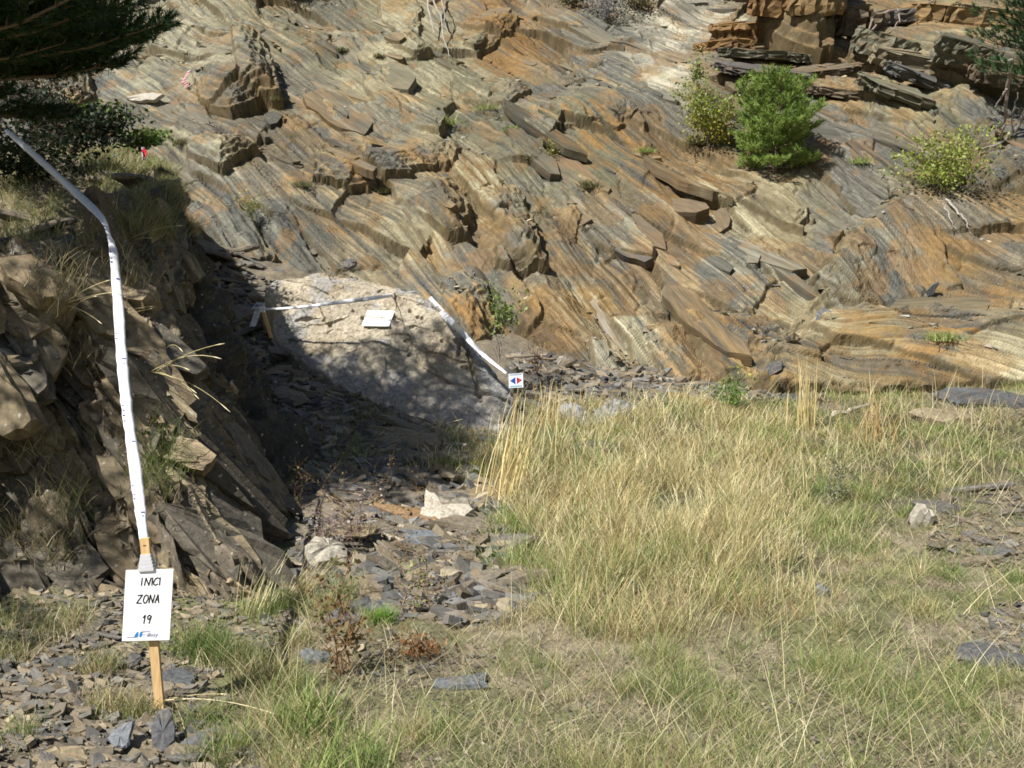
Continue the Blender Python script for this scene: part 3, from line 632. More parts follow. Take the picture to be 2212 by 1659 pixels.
oc = oc * (.48 + .34 * nF[..., None]) * np.array((.95, .98, 1.02))
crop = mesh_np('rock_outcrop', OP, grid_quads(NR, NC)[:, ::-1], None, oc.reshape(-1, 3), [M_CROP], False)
tag(crop, 'big brown layered rock outcrop with grassy top behind the white zone sign', 'rock outcrop')
sbo = SB(); ro = np.random.default_rng(91)
OT = np.gradient(OSr, axis=1); OT /= np.linalg.norm(OT, axis=-1, keepdims=True) + 1e-9
OB = np.gradient(OSr, axis=0); OB /= np.linalg.norm(OB, axis=-1, keepdims=True) + 1e-9
for _ in range(430):
    big = _ < 26
    i_ = int(ro.uniform(.02, .56) * NR); j_ = int(ro.uniform(.14, .7) * NC); nn_ = ON[i_, j_]; T_ = OT[i_, j_]; B_ = OB[i_, j_]
    an = R(-60) + ro.normal(0, .08); X = T_ * math.cos(an) + B_ * math.sin(an); X /= np.linalg.norm(X)
    if ro.random() < .55 and not big:     # leaf standing out of the face
        Y = nn_ + .35 * T_ + .15 * ro.normal(0, 1, 3); Y -= X * X.dot(Y); Y /= np.linalg.norm(Y); Z = np.cross(X, Y); ln_ = ro.uniform(.12, .34) if ro.random() < .7 else ro.uniform(.3, .7); wd = ro.uniform(.12, .26); th = ro.uniform(.008, .035)
    else:                     # plate lying on the face
        Y = np.cross(nn_, X); Y /= np.linalg.norm(Y); Z = nn_; ln_ = ro.uniform(.9, 1.7) if big else ro.uniform(.25, .95); wd = ro.uniform(.3, .5) if big else ro.uniform(.1, .36); th = ro.uniform(.08, .14) if big else ro.uniform(.03, .08)
    xy = outline(ln_, wd, ro, 2); k_ = ro.random(); f = ro.uniform(.42, .76)
    c1 = np.array([(.36, .28, .175), (.27, .215, .14), (.2, .175, .135), (.4, .32, .2)][ro.integers(4)]) * f; c2 = c1 * ro.uniform(.7, 1.15)
    sbo.prism(xy, OP[i_, j_] - nn_ * (.02 if big else .07), X, Y, Z, np.full(len(xy), th / 2) + ro.normal(0, .015 if big else .004, len(xy)), np.full(len(xy), th + (.08 if Z is nn_ else 0)), c1, c2, 3, .006, None, ro, .014 if big else .005)
o = sbo.build('rock_leaves', crop, M_CROP)
k = np.flatnonzero(((tf < 4.1) & (cf > 1) & (cf < 6.2)).ravel()); k = ro.choice(k, 9000); kd = fbm(osU * 3, OVs * 3, 5, 3).ravel()[k]; k = k[ro.random(len(k)) < sstep(.4, .6, kd)]
cP, cN = OP.reshape(-1, 3)[k], ON.reshape(-1, 3)[k]; n_ = len(k); sz_ = .005 + .03 * ro.random((n_, 1, 1)) ** 3
tV = cP[:, None, :] + ro.normal(0, 1, (n_, 4, 3)) * sz_ + cN[:, None, :] * sz_ * .4; b_ = np.arange(n_)[:, None] * 4
o = mesh_np('crumbs', tV.reshape(-1, 3), None, np.concatenate([b_ + [[0, 1, 2]], b_ + [[0, 2, 3]], b_ + [[0, 3, 1]], b_ + [[1, 3, 2]]]), np.repeat(np.array([(.33, .26, .16), (.25, .2, .13), (.4, .34, .23), (.2, .18, .14)])[ro.integers(4, size=n_)] * ro.uniform(.4, .8, (n_, 1)), 4, 0), [M_GROUND], False, None, crop)
def opt(px, py):
    """point of the outcrop nearest to a picture position (front most)"""
    qx, qy = proj(OP); d = (qx - px) ** 2 + (qy - py) ** 2; c = d < d.min() + 30
    yy = np.where(c, OP[..., 1], 1e9); k = np.unravel_index(np.argmin(yy), yy.shape); return OP[k].copy(), ON[k].copy()

# ------------------------------------------------------------------ the boulder
BF = at(850, 890, 10.65); BT = at(880, 615, 11.9)
b_ev = BT - BF; b_ev[0] = 0; b_ev /= np.linalg.norm(b_ev); b_en = np.cross([1., 0, 0], b_ev); b_en *= -np.sign(b_en[1]) if b_en[1] != 0 else 1
if b_en[1] > 0: b_en = -b_en
def b_uv(px, py):
    d = ray(px, py); o = np.array([0, 0, CAMZ]); t = np.dot(BF - o, b_en) / np.dot(d, b_en); p = o + d * t - BF
    return np.array([p[0], np.dot(p, b_ev)])
BPOLY = np.array([b_uv(*p) for p in [(577, 612), (600, 588), (622, 574), (690, 568), (765, 578), (850, 606), (918, 628), (960, 668), (1005, 725), (1060, 780), (1100, 818), (1112, 870), (1118, 935), (1050, 950), (940, 930), (850, 905), (745, 850), (690, 800), (622, 755), (592, 720), (584, 690), (592, 660), (580, 635)]])
bs = .011
bu = np.arange(BPOLY[:, 0].min() - .35, BPOLY[:, 0].max() + .35, bs); bv = np.arange(BPOLY[:, 1].min() - .3, BPOLY[:, 1].max() + .35, bs)
BU, BV = np.meshgrid(bu, bv)
jj = (fbm(BU * 3, BV * 3, 3, 4) - .5) * .12
bsd = poly_sd(BU + jj, BV + jj, BPOLY)
bang = np.full(BU.shape, R(-28.))
ic, ac_, al_, nc_ = cells(BU, BV, bs, bang, .28, 2.2, 41, .35)
id_, ad_, ald, nd_ = cells(BU, BV, bs, bang, .06, 2.5, 42, .4)
bh = (fbm(BU * 1.2, BV * 1.2, 7, 4) - .5) * .14 + (rng.random(nc_)[ic] - .5) * .035 + rng.normal(0, .1, nc_)[ic] * ac_ + (rng.random(nd_)[id_] - .5) * .014 + (fbm(BU * 22, BV * 22, 1, 3) - .5) * .028
def bline(p, q):  # signed distance from the picture line p-q
    a, b = b_uv(*p), b_uv(*q); t = (b - a) / np.linalg.norm(b - a); return (BU - a[0]) * -t[1] + (BV - a[1]) * t[0], (BU - a[0]) * t[0] + (BV - a[1]) * t[1]
d1, _ = bline((640, 603), (930, 648)); bh -= np.clip(d1, 0, 1) * .45 + .05 * sstep(0, .03, d1) + .16 * np.exp(-((d1 - .05 - .03 * (fbm(BU * 4, BV * 4, 9) - .5)) / .022) ** 2) * sstep(.3, .6, fbm(BU * 2, BV * 2, 12, 2))           # cap layer set back
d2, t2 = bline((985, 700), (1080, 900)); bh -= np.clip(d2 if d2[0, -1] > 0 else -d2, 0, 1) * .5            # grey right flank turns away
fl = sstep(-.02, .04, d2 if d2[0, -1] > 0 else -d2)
d3, _ = bline((660, 596), (615, 690)); lf = sstep(0, .04, -d3 if d3[0, 0] < 0 else d3); bh -= .05 * lf
# cracks and drill pits
for (p, q) in [((985, 735), (1010, 760)), ((1000, 790), (1075, 800)), ((1030, 850), (1100, 855)), ((640, 690), (690, 685)), ((1010, 760), (1040, 870)), ((990, 770), (1000, 720))]:
    a, b = b_uv(*p), b_uv(*q); l2 = ((b - a) ** 2).sum(); tt = np.clip(((BU - a[0]) * (b[0] - a[0]) + (BV - a[1]) * (b[1] - a[1])) / l2, 0, 1)
    dd = np.hypot(BU - a[0] - tt * (b[0] - a[0]), BV - a[1] - tt * (b[1] - a[1])) + (fbm(BU * 8, BV * 8, 2) - .5) * .06
    bh -= .07 * (1 - sstep(.005, .03, dd))
for p in [(868, 608), (893, 614), (820, 632), (764, 672), (886, 672), (903, 688), (912, 690), (992, 735), (955, 738), (876, 738), (884, 770), (1010, 768), (700, 690), (712, 700), (784, 690), (672, 770), (1003, 712)]:
    a = b_uv(*p); bh -= .06 * (1 - sstep(.008, .028, np.hypot(BU - a[0], (BV - a[1]) * .8)))
bh += np.where(bsd < .06, -((.06 - bsd).clip(0) * .8) ** 1.2, 0) + np.where(bsd < 0, bsd * 3.2, 0)
BW = BF + BU[..., None] * np.array([1., 0, 0]) + BV[..., None] * b_ev + bh[..., None] * b_en
nb1 = fbm(BU * 2.2, BV * 2.2, 4, 4); nb2 = fbm(BU * 7, BV * 7, 6, 4)
bc = np.array((.46, .4, .3)) * (.52 + .5 * nb2[..., None])
k = sstep(.5, .66, nb1)[..., None]; bc = bc * (1 - .7 * k) + .7 * k * np.array((.27, .22, .15))
k = sstep(.52, .64, fbm(BU * 3 + 5, BV * 3, 9, 4))[..., None]; bc = bc * (1 - .6 * k) + .6 * k * np.array((.25, .255, .265))
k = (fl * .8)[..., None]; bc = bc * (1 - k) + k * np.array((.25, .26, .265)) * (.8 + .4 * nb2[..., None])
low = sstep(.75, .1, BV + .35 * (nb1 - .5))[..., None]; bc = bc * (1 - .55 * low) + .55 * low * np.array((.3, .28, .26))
bq = grid_quads(*BU.shape); bq = bq[(bsd.ravel()[bq] > -.3).all(1)]
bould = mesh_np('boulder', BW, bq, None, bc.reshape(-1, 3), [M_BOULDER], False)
tag(bould, 'large pale cream and grey boulder with white tape and a paper sheet on it', 'boulder')
def bpt(px, py):
    uv = b_uv(px, py); h = 0
    for _ in range(5):
        j = min(max(int((uv[0] - bu[0]) / bs), 0), len(bu) - 1); i = min(max(int((uv[1] - bv[0]) / bs), 0), len(bv) - 1); h = bh[i, j]
        d = ray(px, py); o = np.array([0, 0, CAMZ]); q = BF + b_en * h; t = np.dot(q - o, b_en) / np.dot(d, b_en); p = o + d * t - BF; uv = np.array([p[0], np.dot(p, b_ev)])
    return BF + np.array([uv[0], 0, 0]) + b_ev * uv[1] + b_en * h
# ------------------------------------------------------------------ white zone sign on its stake (foreground)
zs = empty('zone_sign', gpt(350, 1528), 'white board reading INICI ZONA 19 on a leaning wooden stake', 'sign')
def unit(v): v = np.asarray(v, float); return v / np.linalg.norm(v)
sb0 = gpt(350, 1535) - np.array([0, 0, .12]); sb1 = at(313, 1162, sb0[1] - .02)
ax = unit(sb1 - sb0); right = unit(np.cross(ax, [0, 1., 0])); right = right * np.sign(right[0]); fw = np.cross(right, ax); fw = fw * -np.sign(fw[1])   # fw looks at the camera
m = MB(); m.box((sb0 + sb1) / 2, right * .04, fw * .022, ax * np.linalg.norm(sb1 - sb0)); m.build('stake', M_WOOD, zs)
SD = sb0[1] - .035
bc4 = [at(273, 1235, SD), at(372, 1227, SD), at(369, 1384, SD), at(263, 1381, SD)]
tl = bc4[0]; bx = (bc4[1] - bc4[0] + bc4[2] - bc4[3]) / 2; by = (bc4[3] - bc4[0] + bc4[2] - bc4[1]) / 2
by = by + np.array([0, -.012, 0]); bnrm = unit(np.cross(bx, by)); bnrm = bnrm * -np.sign(bnrm[1]); cen = sum(bc4) / 4
m = MB(); m.box(cen, bx, by, bnrm * .004, (.86, .86, .87)); m.build('board', M_PLAIN, zs)
TLc = cen - bx / 2 - by / 2 + bnrm * .0032
def bd(x, y): return TLc + bx * x + by * y
def strokes(lines, wd, col, name, parent, fn, nrm):
    m = MB()
    for ln in lines:
        P = [fn(*p) for p in ln]
        for a, b in zip(P[:-1], P[1:]):
            d = b - a; l = np.linalg.norm(d)
            if l < 1e-5: continue
            t = d / l; s_ = np.cross(nrm, t) * wd / 2; a2 = a - t * wd * .3; b2 = b + t * wd * .3
            m.add([a2 - s_, a2 + s_, b2 + s_, b2 - s_], [[0, 1, 2, 3]], (), col)
    return m.build(name, M_PLAIN, parent)
def glyph(ch, x, y, w_, h_, sl=.18):
    G = {'I': [[(.5, 0), (.4, 1)]], 'N': [[(0, 1), (.12, 0), (.75, 1), (1, 0)]], 'C': [[(1, .12), (.75, 0), (.3, .15), (0, .6), (.15, .95), (.5, 1), (.85, .85)]],
         'Z': [[(.1, .05), (.95, 0), (.0, .98), (.9, 1)]], 'O': [[(.55, 0), (.15, .2), (0, .65), (.25, 1), (.65, .95), (1, .5), (.9, .1), (.55, 0)]],
         'A': [[(0, 1), (.6, 0), (.95, 1)], [(.2, .65), (.85, .62)]], '1': [[(.1, .3), (.7, 0), (.45, 1)]],
         '9': [[(1, .15), (.5, 0), (.1, .2), (.2, .5), (.6, .5), (1, .15), (.6, 1)]]}
    return [[(x + (px_ + sl * (1 - py_) * .5) * w_, y + py_ * h_) for px_, py_ in ln] for ln in G[ch]]
lt = []
for ch, x, wd in [('I', .325, .05), ('N', .41, .12), ('I', .545, .05), ('C', .595, .105), ('I', .715, .03)]: lt += glyph(ch, x, .115, wd, .105)
strokes(lt, .0054, (.012, .012, .016), 'handwritten_word', zs, bd, bnrm); lt = []
for ch, x, wd in [('Z', .265, .11), ('O', .40, .1), ('N', .525, .105), ('A', .65, .085)]: lt += glyph(ch, x, .355, wd, .115)
strokes(lt, .0054, (.012, .012, .016), 'handwritten_word', zs, bd, bnrm); lt = []
for ch, x, wd in [('1', .41, .07), ('9', .5, .085)]: lt += glyph(ch, x, .64, wd, .115)
strokes(lt, .0054, (.012, .012, .016), 'handwritten_word', zs, bd, bnrm)

# printed logo: long-tailed j, F with swept bar, small word
m = MB()
def pg(pts, col):
    P = [bd(*p) for p in pts]; m.add(P, (), [[0, i, i + 1] for i in range(1, len(P) - 1)], col)
BL, B2 = (.03, .2, .5), (.05, .1, .3)
pg([(.1, .951), (.1, .944), (.25, .944), (.27, .94), (.29, .951)], B2)
pg([(.25, .951), (.272, .935), (.28, .92), (.285, .888), (.34, .888), (.338, .93), (.325, .946), (.3, .953)], BL)
pg([(.297, .882), (.31, .873), (.345, .87), (.335, .882)], B2)
pg([(.36, .95), (.365, .9), (.375, .88), (.4, .869), (.44, .869), (.425, .885), (.415, .905), (.412, .935), (.4, .946)], BL)
pg([(.4, .869), (.59, .869), (.59, .876), (.42, .88)], B2)
pg([(.41, .913), (.49, .913), (.49, .92), (.41, .922)], B2)
m.build('logo', M_PLAIN, zs)
def text_mesh(txt, origin, X, Y, size, col, name, parent):
    cu = bpy.data.curves.new('lettering', 'FONT'); cu.body = txt; cu.size = 1.0; cu.resolution_u = 3; cu.shear = .15
    to = bpy.data.objects.new('lettering', cu); C.objects.link(to)
    bpy.context.view_layer.update()
    me = bpy.data.meshes.new_from_object(to.evaluated_get(bpy.context.evaluated_depsgraph_get())); bpy.data.objects.remove(to); bpy.data.curves.remove(cu)
    co = np.empty(len(me.vertices) * 3); me.vertices.foreach_get('co', co); co = co.reshape(-1, 3) * size
    V = np.asarray(origin) + co[:, :1] * unit(X) + co[:, 1:2] * unit(Y)
    T = [];
    me.calc_loop_triangles()
    for t in me.loop_triangles: T.append(list(t.vertices))
    o = mesh_np(name, V, None, T, np.tile(col, (len(V), 1)), [M_PLAIN]); bpy.data.meshes.remove(me)
    return keep_world(o, parent)
text_mesh('illosy', bd(.515, .945), bx, -by, .017 * 1.45, (.03, .05, .18), 'small_lettering', zs)
m = MB()
for k in range(5):
    c = sb1 + (sb0 - sb1) * (.085 + .0165 * k); m.box(c, right * (.046 + .006 * k), fw * (.028 + .005 * k), ax * .014 + right * .002, (.7, .7, .72))
m.build('tape_wrap', M_TAPE, zs)
for a, b, q in [(.14, .02, .9), (.5, .1, .8)]:
    m = MB(); c = sb1 + (sb0 - sb1) * (.035 if q > .85 else .13); m.box(c + fw * (.0115 if q > .85 else .0155), right * .013, fw * .001, ax * .004, (.03, .03, .03)); m.build('staple', M_PLAIN, zs)

# ------------------------------------------------------------------ tape
def ribbon(path, widths, n=60, twist=None, name='barrier_tape', sag=0):
    P = np.asarray(path, float)[:, None, :]; S = cr_spline(P, n, 0)[:, 0]
    jt = np.cumsum(rng.normal(0, .05, n)); jt -= np.linspace(jt[0], jt[-1], n)
    wv = (1 + rng.normal(0, .05, n)) * np.interp(np.linspace(0, 1, n), np.linspace(0, 1, len(widths)), widths)
    tw = jt if twist is None else jt + np.interp(np.linspace(0, 1, n), np.linspace(0, 1, len(twist)), twist)
    V = []; ny = 4
    for i in range(n):
        t = unit(S[min(i + 1, n - 1)] - S[max(i - 1, 0)]); v = unit(S[i] - np.array([0, 0, CAMZ])); s_ = unit(np.cross(t, v)); up = np.cross(s_, t)
        s_ = s_ * math.cos(tw[i]) + up * math.sin(tw[i]); nn = np.cross(s_, t)
        for k in range(ny + 1):
            a = k / ny - .5; V.append(S[i] + s_ * a * wv[i] + nn * (a * a) * wv[i] * .5)
    V = np.array(V); Q = [[i * (ny + 1) + k, i * (ny + 1) + k + 1, (i + 1) * (ny + 1) + k + 1, (i + 1) * (ny + 1) + k] for i in range(n - 1) for k in range(ny)]
    o = mesh_np(name, V, Q, None, np.tile((.83, .83, .85), (len(V), 1)), [M_TAPE], True)
    md = o.modifiers.new('thickness', 'SOLIDIFY'); md.thickness = .0012; md.offset = 0
    return o, S, V.reshape(n, ny + 1, 3)
cA, _ = opt(225, 470)
tp1, S1, V1 = ribbon([at(12, 280, 8.6), at(60, 322, 8.3), at(140, 395, 7.6), at(213, 462, 6.9), at(236, 505, 6.65), at(246, 545, 6.5), at(254, 640, 6.25), at(262, 760, 5.8), at(275, 880, 5.4), at(290, 1000, 5.0), at(303, 1100, 4.6), at(313, 1168, 4.42)],
                     [.035, .055, .06, .055, .04, .055, .062, .062, .06, .058, .05, .04], 120, [.3, .2, .1, .7, 1.0, .5, .2, .1, 0, 0, .1, .2])
tag(tp1, 'long white barrier tape bending over the outcrop down to the stake', 'tape')
m = MB()
for k in list(range(26, 34)) + list(range(54, 118, 1)):
    ph = (k - 54) % 16
    if k < 34:
        a, b = V1[k, 1], V1[k, 3]
    elif ph < 4:
        a, b = V1[k, 0] * .8 + V1[k, 1] * .2, V1[k, 0] * .1 + V1[k, 1] * .9
    elif ph in (7, 8):
        a, b = (V1[k, 2], V1[k, 4] * .3 + V1[k, 3] * .7) if ph == 7 else (V1[k, 3] * .8 + V1[k, 2] * .2, V1[k, 3] * .4 + V1[k, 2] * .6)
    else: continue
    if random.random() < .15: continue
    t = unit(S1[min(k + 1, 119)] - S1[k - 1]); nn = unit(np.array([0, 0, CAMZ]) - S1[k]) * .003
    hw = t * (.006 + .004 * random.random())
    m.add([a - hw + nn, b - hw * .6 + nn, b + hw + nn, a + hw * .7 + nn], [[0, 1, 2, 3]], (), (.05, .06, .22))
m.build('tape_print', M_PLAIN, tp1)
pL = at(568, 668, 11.15); pM = bpt(916, 632) + np.array([0, -.06, .03]); pR = at(1094, 806, 10.55)
tp2, S2, _ = ribbon([pL, at(650, 663, 11.05), at(740, 652, 11.0), at(830, 640, 11.2), pM], [.028, .03, .045, .05, .03], 50, [.5, .4, .2, .2, .6])
tag(tp2, 'white tape running level across the top of the boulder', 'tape')
tp3, S3, _ = ribbon([pM + np.array([.03, -.02, -.02]), at(960, 680, 11.2), at(1000, 720, 11.0), at(1040, 762, 10.8), pR], [.05, .08, .075, .05, .028], 50, [.2, 0, .1, .4, .6])
tag(tp3, 'white tape slanting down from the boulder top to the arrow sign', 'tape')

# ------------------------------------------------------------------ arrow sign on the right of the boulder
g = gpt(1112, 925); g[1] = 10.5; g[2] = float(gz(g[0], g[1]))
ars = empty('arrow_sign', g, 'small pale sign with blue and red arrow triangles beside the boulder', 'sign')
a0, a1, a2, a3 = at(1099, 808, 10.48), at(1129, 806, 10.48), at(1131, 837, 10.46), at(1099, 838, 10.46)
cc = (a0 + a1 + a2 + a3) / 4; X = (a1 - a0 + a2 - a3) / 2; Y = (a3 - a0 + a2 - a1) / 2; nn = unit(np.cross(X, Y)); nn = nn * -np.sign(nn[1])
m = MB(); m.box(cc, X, Y, nn * .006, (.66, .7, .74)); m.build('board', M_PLAIN, ars)
O = cc - X / 2 - Y / 2 + nn * .0045
def ad(x, y): return O + X * x + Y * y
def flat(name, parent, polys, fn):
    m = MB()
    for pts, col in polys:
        P = [fn(*p) for p in pts]; m.add(P, (), [[0, i, i + 1] for i in range(1, len(P) - 1)], col)
    return m.build(name, M_PLAIN, parent)
flat('blue_arrow', ars, [([(.08, .5), (.46, .25), (.46, .76)], (.01, .06, .3))], ad)
flat('red_arrow', ars, [([(.56, .25), (.93, .48), (.56, .74)], (.4, .01, .03))], ad)
flat('print_band', ars, [([(.06, .06), (.92, .05), (.92, .11), (.06, .12)], (.2, .26, .33))], ad)
flat('print_band', ars, [([(.08, .85), (.9, .84), (.9, .93), (.08, .94)], (.2, .38, .52))], ad)
m = MB(); top = (a0 + a1) / 2 + np.array([0, .02, -.02]); bot = g - np.array([.01, -.02, .15]); m.box((top + bot) / 2, np.array([.04, 0, 0]), np.array([0, .02, 0]), top - bot, (.2, .15, .1)); m.build('stake', M_BARK, ars)

# ------------------------------------------------------------------ small tilted sign + little stake left of the boulder
g = gpt(556, 715)
oss = empty('trail_sign', g, 'weathered tilted trail sign with blue and red marks left of boulder', 'sign')
Yd = 11.6
q = [at(555, 653, Yd), at(574, 656, Yd), at(563, 668, Yd - .05), at(543, 667, Yd - .05)]
cc = sum(q) / 4; X = (q[1] - q[0] + q[2] - q[3]) / 2; Y = (q[3] - q[0] + q[2] - q[1]) / 2; nn = unit(np.cross(X, Y)); nn = nn * -np.sign(nn[1])
m = MB(); m.box(cc, X, Y, nn * .008, (.42, .43, .45)); m.build('board', M_PLAIN, oss)
O2 = cc - X / 2 - Y / 2 + nn * .006
fn = lambda x, y: O2 + X * x + Y * y
flat('blue_mark', oss, [([(.14 + .14 + .15 * math.cos(t), .5 + .24 * math.sin(t)) for t in np.linspace(0, 6.28, 12)[:-1]], (.04, .08, .25))], fn)
flat('red_mark', oss, [([(.66 + .17 * math.cos(t), .5 + .26 * math.sin(t)) for t in np.linspace(0, 6.28, 12)[:-1]], (.38, .04, .05))], fn)
m = MB(); top = cc + np.array([0, .03, 0]); bot = at(546, 705, 11.5); m.box((top + bot) / 2, np.array([.07, 0, 0]), np.array([0, .02, 0]), (top - bot)); m.build('post', M_BARK, oss)
for c in [oss.children[-1]]:
    a = c.data.color_attributes['Col']
    for d in a.data: d.color = (.24, .13, .07, 1)
lst = empty('tape_stake', at(584, 722, 11.3), 'short weathered stake holding the left end of the level tape', 'stake')
m = MB(); b0, b1 = at(586, 730, 11.25), at(567, 668, 11.16); m.box((b0 + b1) / 2, [.035, 0, 0], [0, .025, 0], b1 - b0); m.build('post', M_WOOD, lst)
m = MB(); m.box(b1 + np.array([0, -.01, 0]), [.055, 0, 0], [0, .05, 0], [0, 0, .07], (.8, .8, .8)); m.build('tape_wrap', M_TAPE, lst)

# ------------------------------------------------------------------ paper on the boulder
q = [bpt(795, 676), bpt(853, 676), bpt(841, 710), bpt(782, 708)]
q = [p + b_en * .035 for p in q]
cc = sum(q) / 4; X = (q[1] - q[0] + q[2] - q[3]) / 2; Y = (q[3] - q[0] + q[2] - q[1]) / 2; nn = unit(np.cross(X, Y)); nn = nn * -np.sign(nn[1])
pap = empty('paper_sheet', cc, 'white printed paper board lying on the sunny face of the boulder', 'paper')
m = MB(); m.box(cc, X, Y, nn * .008, (.85, .85, .85)); m.build('board', M_PLAIN, pap)
O3 = cc - X / 2 - Y / 2 + nn * .006
fn = lambda x, y: O3 + X * x + Y * y
for pl_ in ([(.06, .07), (.13, .07), (.13, .11), (.06, .11)], [(.86, .07), (.95, .07), (.95, .11), (.86, .11)]): flat('printed_mark', pap, [(pl_, (.1, .3, .58))], fn)
flat('faint_writing', pap, [([(.33 + .055 * k, .56), (.35 + .055 * k, .56), (.35 + .055 * k, .61), (.33 + .055 * k, .61)], (.6, .63, .66)) for k in (0, 1, 3, 4, 6, 7, 8)], fn)

# ------------------------------------------------------------------ slabs of slate
def slab_mesh(name, n, ax_, ay_, th, mat, seed, taper=.9, rough=.16):
    r = np.random.default_rng(seed); ang = np.sort(r.random(n) * 6.283); 
    ang = np.linspace(0, 6.283, n, endpoint=False) + r.normal(0, .22, n)
    rad = 1 + r.normal(0, rough, n)
    bx_, by_ = np.cos(ang) * rad * ax_, np.sin(ang) * rad * ay_
    # refine the outline with chips
    P = []
    for i in range(n):
        a = np.array([bx_[i], by_[i]]); b = np.array([bx_[(i + 1) % n], by_[(i + 1) % n]])
        P.append(a); l = np.linalg.norm(b - a)
        for f in (.35, .7): P.append(a + (b - a) * (f + r.normal(0, .08)) + r.normal(0, .025, 2) * l)
    P = np.array(P); k = len(P)
    top = np.c_[P * taper, th / 2 + r.normal(0, th * .1, k)]; mid = np.c_[P * (1 + r.normal(0, .02, (k, 1))), r.normal(0, th * .15, k)]; bot = np.c_[P * .93, -th / 2 + r.normal(0, th * .1, k)]
    it = top * [.55, .55, 1] + [0, 0, th * .12]
    V = np.concatenate([bot, mid, top, it, [[0, 0, th * .62]], [[0, 0, -th / 2]]])
    Q = []; T = []
    for i in range(k):
        j = (i + 1) % k
        for lv in range(3): Q.append([lv * k + i, lv * k + j, (lv + 1) * k + j, (lv + 1) * k + i])
        T.append([3 * k + i, 3 * k + j, 4 * k]); T.append([j, i, 4 * k + 1])
    o = mesh_np(name, V, Q, T, None, [mat]); return o
def put(o, p, rz=0, tilt=(0, 0)):
    o.location = [float(v) for v in p]; o.rotation_euler = (tilt[0], tilt[1], rz); return o
# distinct stones: (px, py, surface, half length, half width, thickness, z-turn, tilt x, tilt y, material, label)
NOTE = [
 (862, 962, 'g', .52, .17, .12, -.55, .25, .12, M_TAN, 'long tan slab with a dark end lying below the boulder'),
 (958, 1112, 'g', .26, .2, .17, -.5, .5, .2, M_PALE, 'rough whitish block beside the long rusty slab in the gully'),
 (905, 1150, 'g', .5, .12, .1, -.55, .3, .1, M_RUST, 'long rusty orange slab left of the rough whitish block'),
 (890, 1172, 'g', .26, .14, .05, -.35, .4, .1, M_BLUE, 'smooth blue-grey slab just below the rusty slab'),
 (705, 1230, 'g', .17, .12, .16, .4, .6, .1, M_PALE, 'pale cream block with a dark hole near the outcrop foot'),
 (742, 1345, 'g', .13, .1, .04, .2, .2, 0, M_DARK, 'dark grey slab beside the bright green grass tuft'),
 (795, 1322, 'g', .14, .08, .06, .1, .2, 0, M_DARK, 'dark slate slab behind the bright green grass tuft'),
 (682, 1425, 'g', .1, .06, .035, -.2, .25, .1, M_BLUE, 'pale grey slab left of two tan slabs in the grass'),
 (735, 1408, 'g', .12, .06, .04, .2, .25, 0, M_TAN, 'flat tan slab on the ground right of the pale grey slab'),
 (1010, 1478, 'g', .16, .08, .03, 0, .1, 0, M_BLUE, 'pale grey slab half sunk in the foreground grass'),
 (378, 1475, 'g', .13, .08, .03, -.35, .35, 0, M_DARK, 'dark slate slab leaning right behind the sign stake'),
 (290, 1452, 'g', .045, .045, .015, .3, .9, 0, M_DARK, 'small dark heart shaped slate left of the sign stake'),
 (150, 1440, 'g', .13, .06, .03, 0, .25, .05, M_DARK, 'wide dark slab lying left of the sign'),
 (352, 1612, 'g', .05, .095, .02, .35, .7, .1, M_DARK, 'upright oval dark slate in the rubble under the stake'),
 (262, 1622, 'g', .05, .065, .02, -.2, .7, 0, M_BLUE, 'upright blue-grey slate left of the oval dark slate'),
 (312, 1622, 'g', .06, .06, .03, .4, .5, 0, M_TAN, 'tan slab between the blue-grey and the oval dark slates'),
 (432, 1605, 'g', .085, .045, .02, .1, .5, -.2, M_DARK, 'slate leaning right of the oval dark slate'),
 (135, 1642, 'g', .12, .06, .03, .1, .3, 0, M_TAN, 'broad flat tan slab at the bottom left corner'),
 (2150, 1432, 'g', .2, .11, .05, -.3, .12, .1, M_DARK, 'flat dark slab in thin grass near the right edge'),
 (1776, 1287, 'g', .05, .05, .06, .2, .3, 0, M_BLUE, 'small pale grey stone alone in the grass'),
 (1990, 1135, 'g', .1, .1, .14, .4, .4, .2, M_PALE, 'ragged pale stone at the edge of the right rubble patch'),
 (2120, 868, 'g', .62, .3, .12, -.1, .22, .05, M_DARK, 'large dark flat slab at the foot of the slope far right'),
 (2045, 905, 'g', .42, .25, .1, .3, .2, .05, M_TAN, 'tan slab in grass below the large dark slab'),
 (1480, 818, 'g', .35, .14, .06, -.1, .1, .1, M_DARK, 'dark slab on the rubble left of the yellow flowers'),
 (1500, 858, 'g', .4, .2, .08, -.3, .35, .15, M_RUST, 'brown slab below the dark slab left of the yellow flowers'),
 (1735, 862, 'g', .55, .17, .06, .15, .15, .05, M_DARK, 'wide thin dark slab right of the yellow flowers'),
 (1700, 838, 'g', .3, .14, .05, .2, .2, 0, M_RUST, 'rusty slab behind the wide thin dark slab'),
 (1310, 868, 'g', .4, .13, .1, -.5, .4, .1, M_TAN, 'tan slab above the grey netting'),
 (1290, 832, 'g', .3, .15, .06, .2, .3, 0, M_DARK, 'dark slab near the rock foot right of the arrow sign'),
 (640, 735, 'b', .07, .04, .02, 0, .2, 0, M_DARK, 'dark chip beside the lower left of the boulder'),
 (500, 612, 'g', .85, .34, .14, -.5, .45, .25, M_TAN, 'big tilted slab of ochre rock left of the boulder'),
]
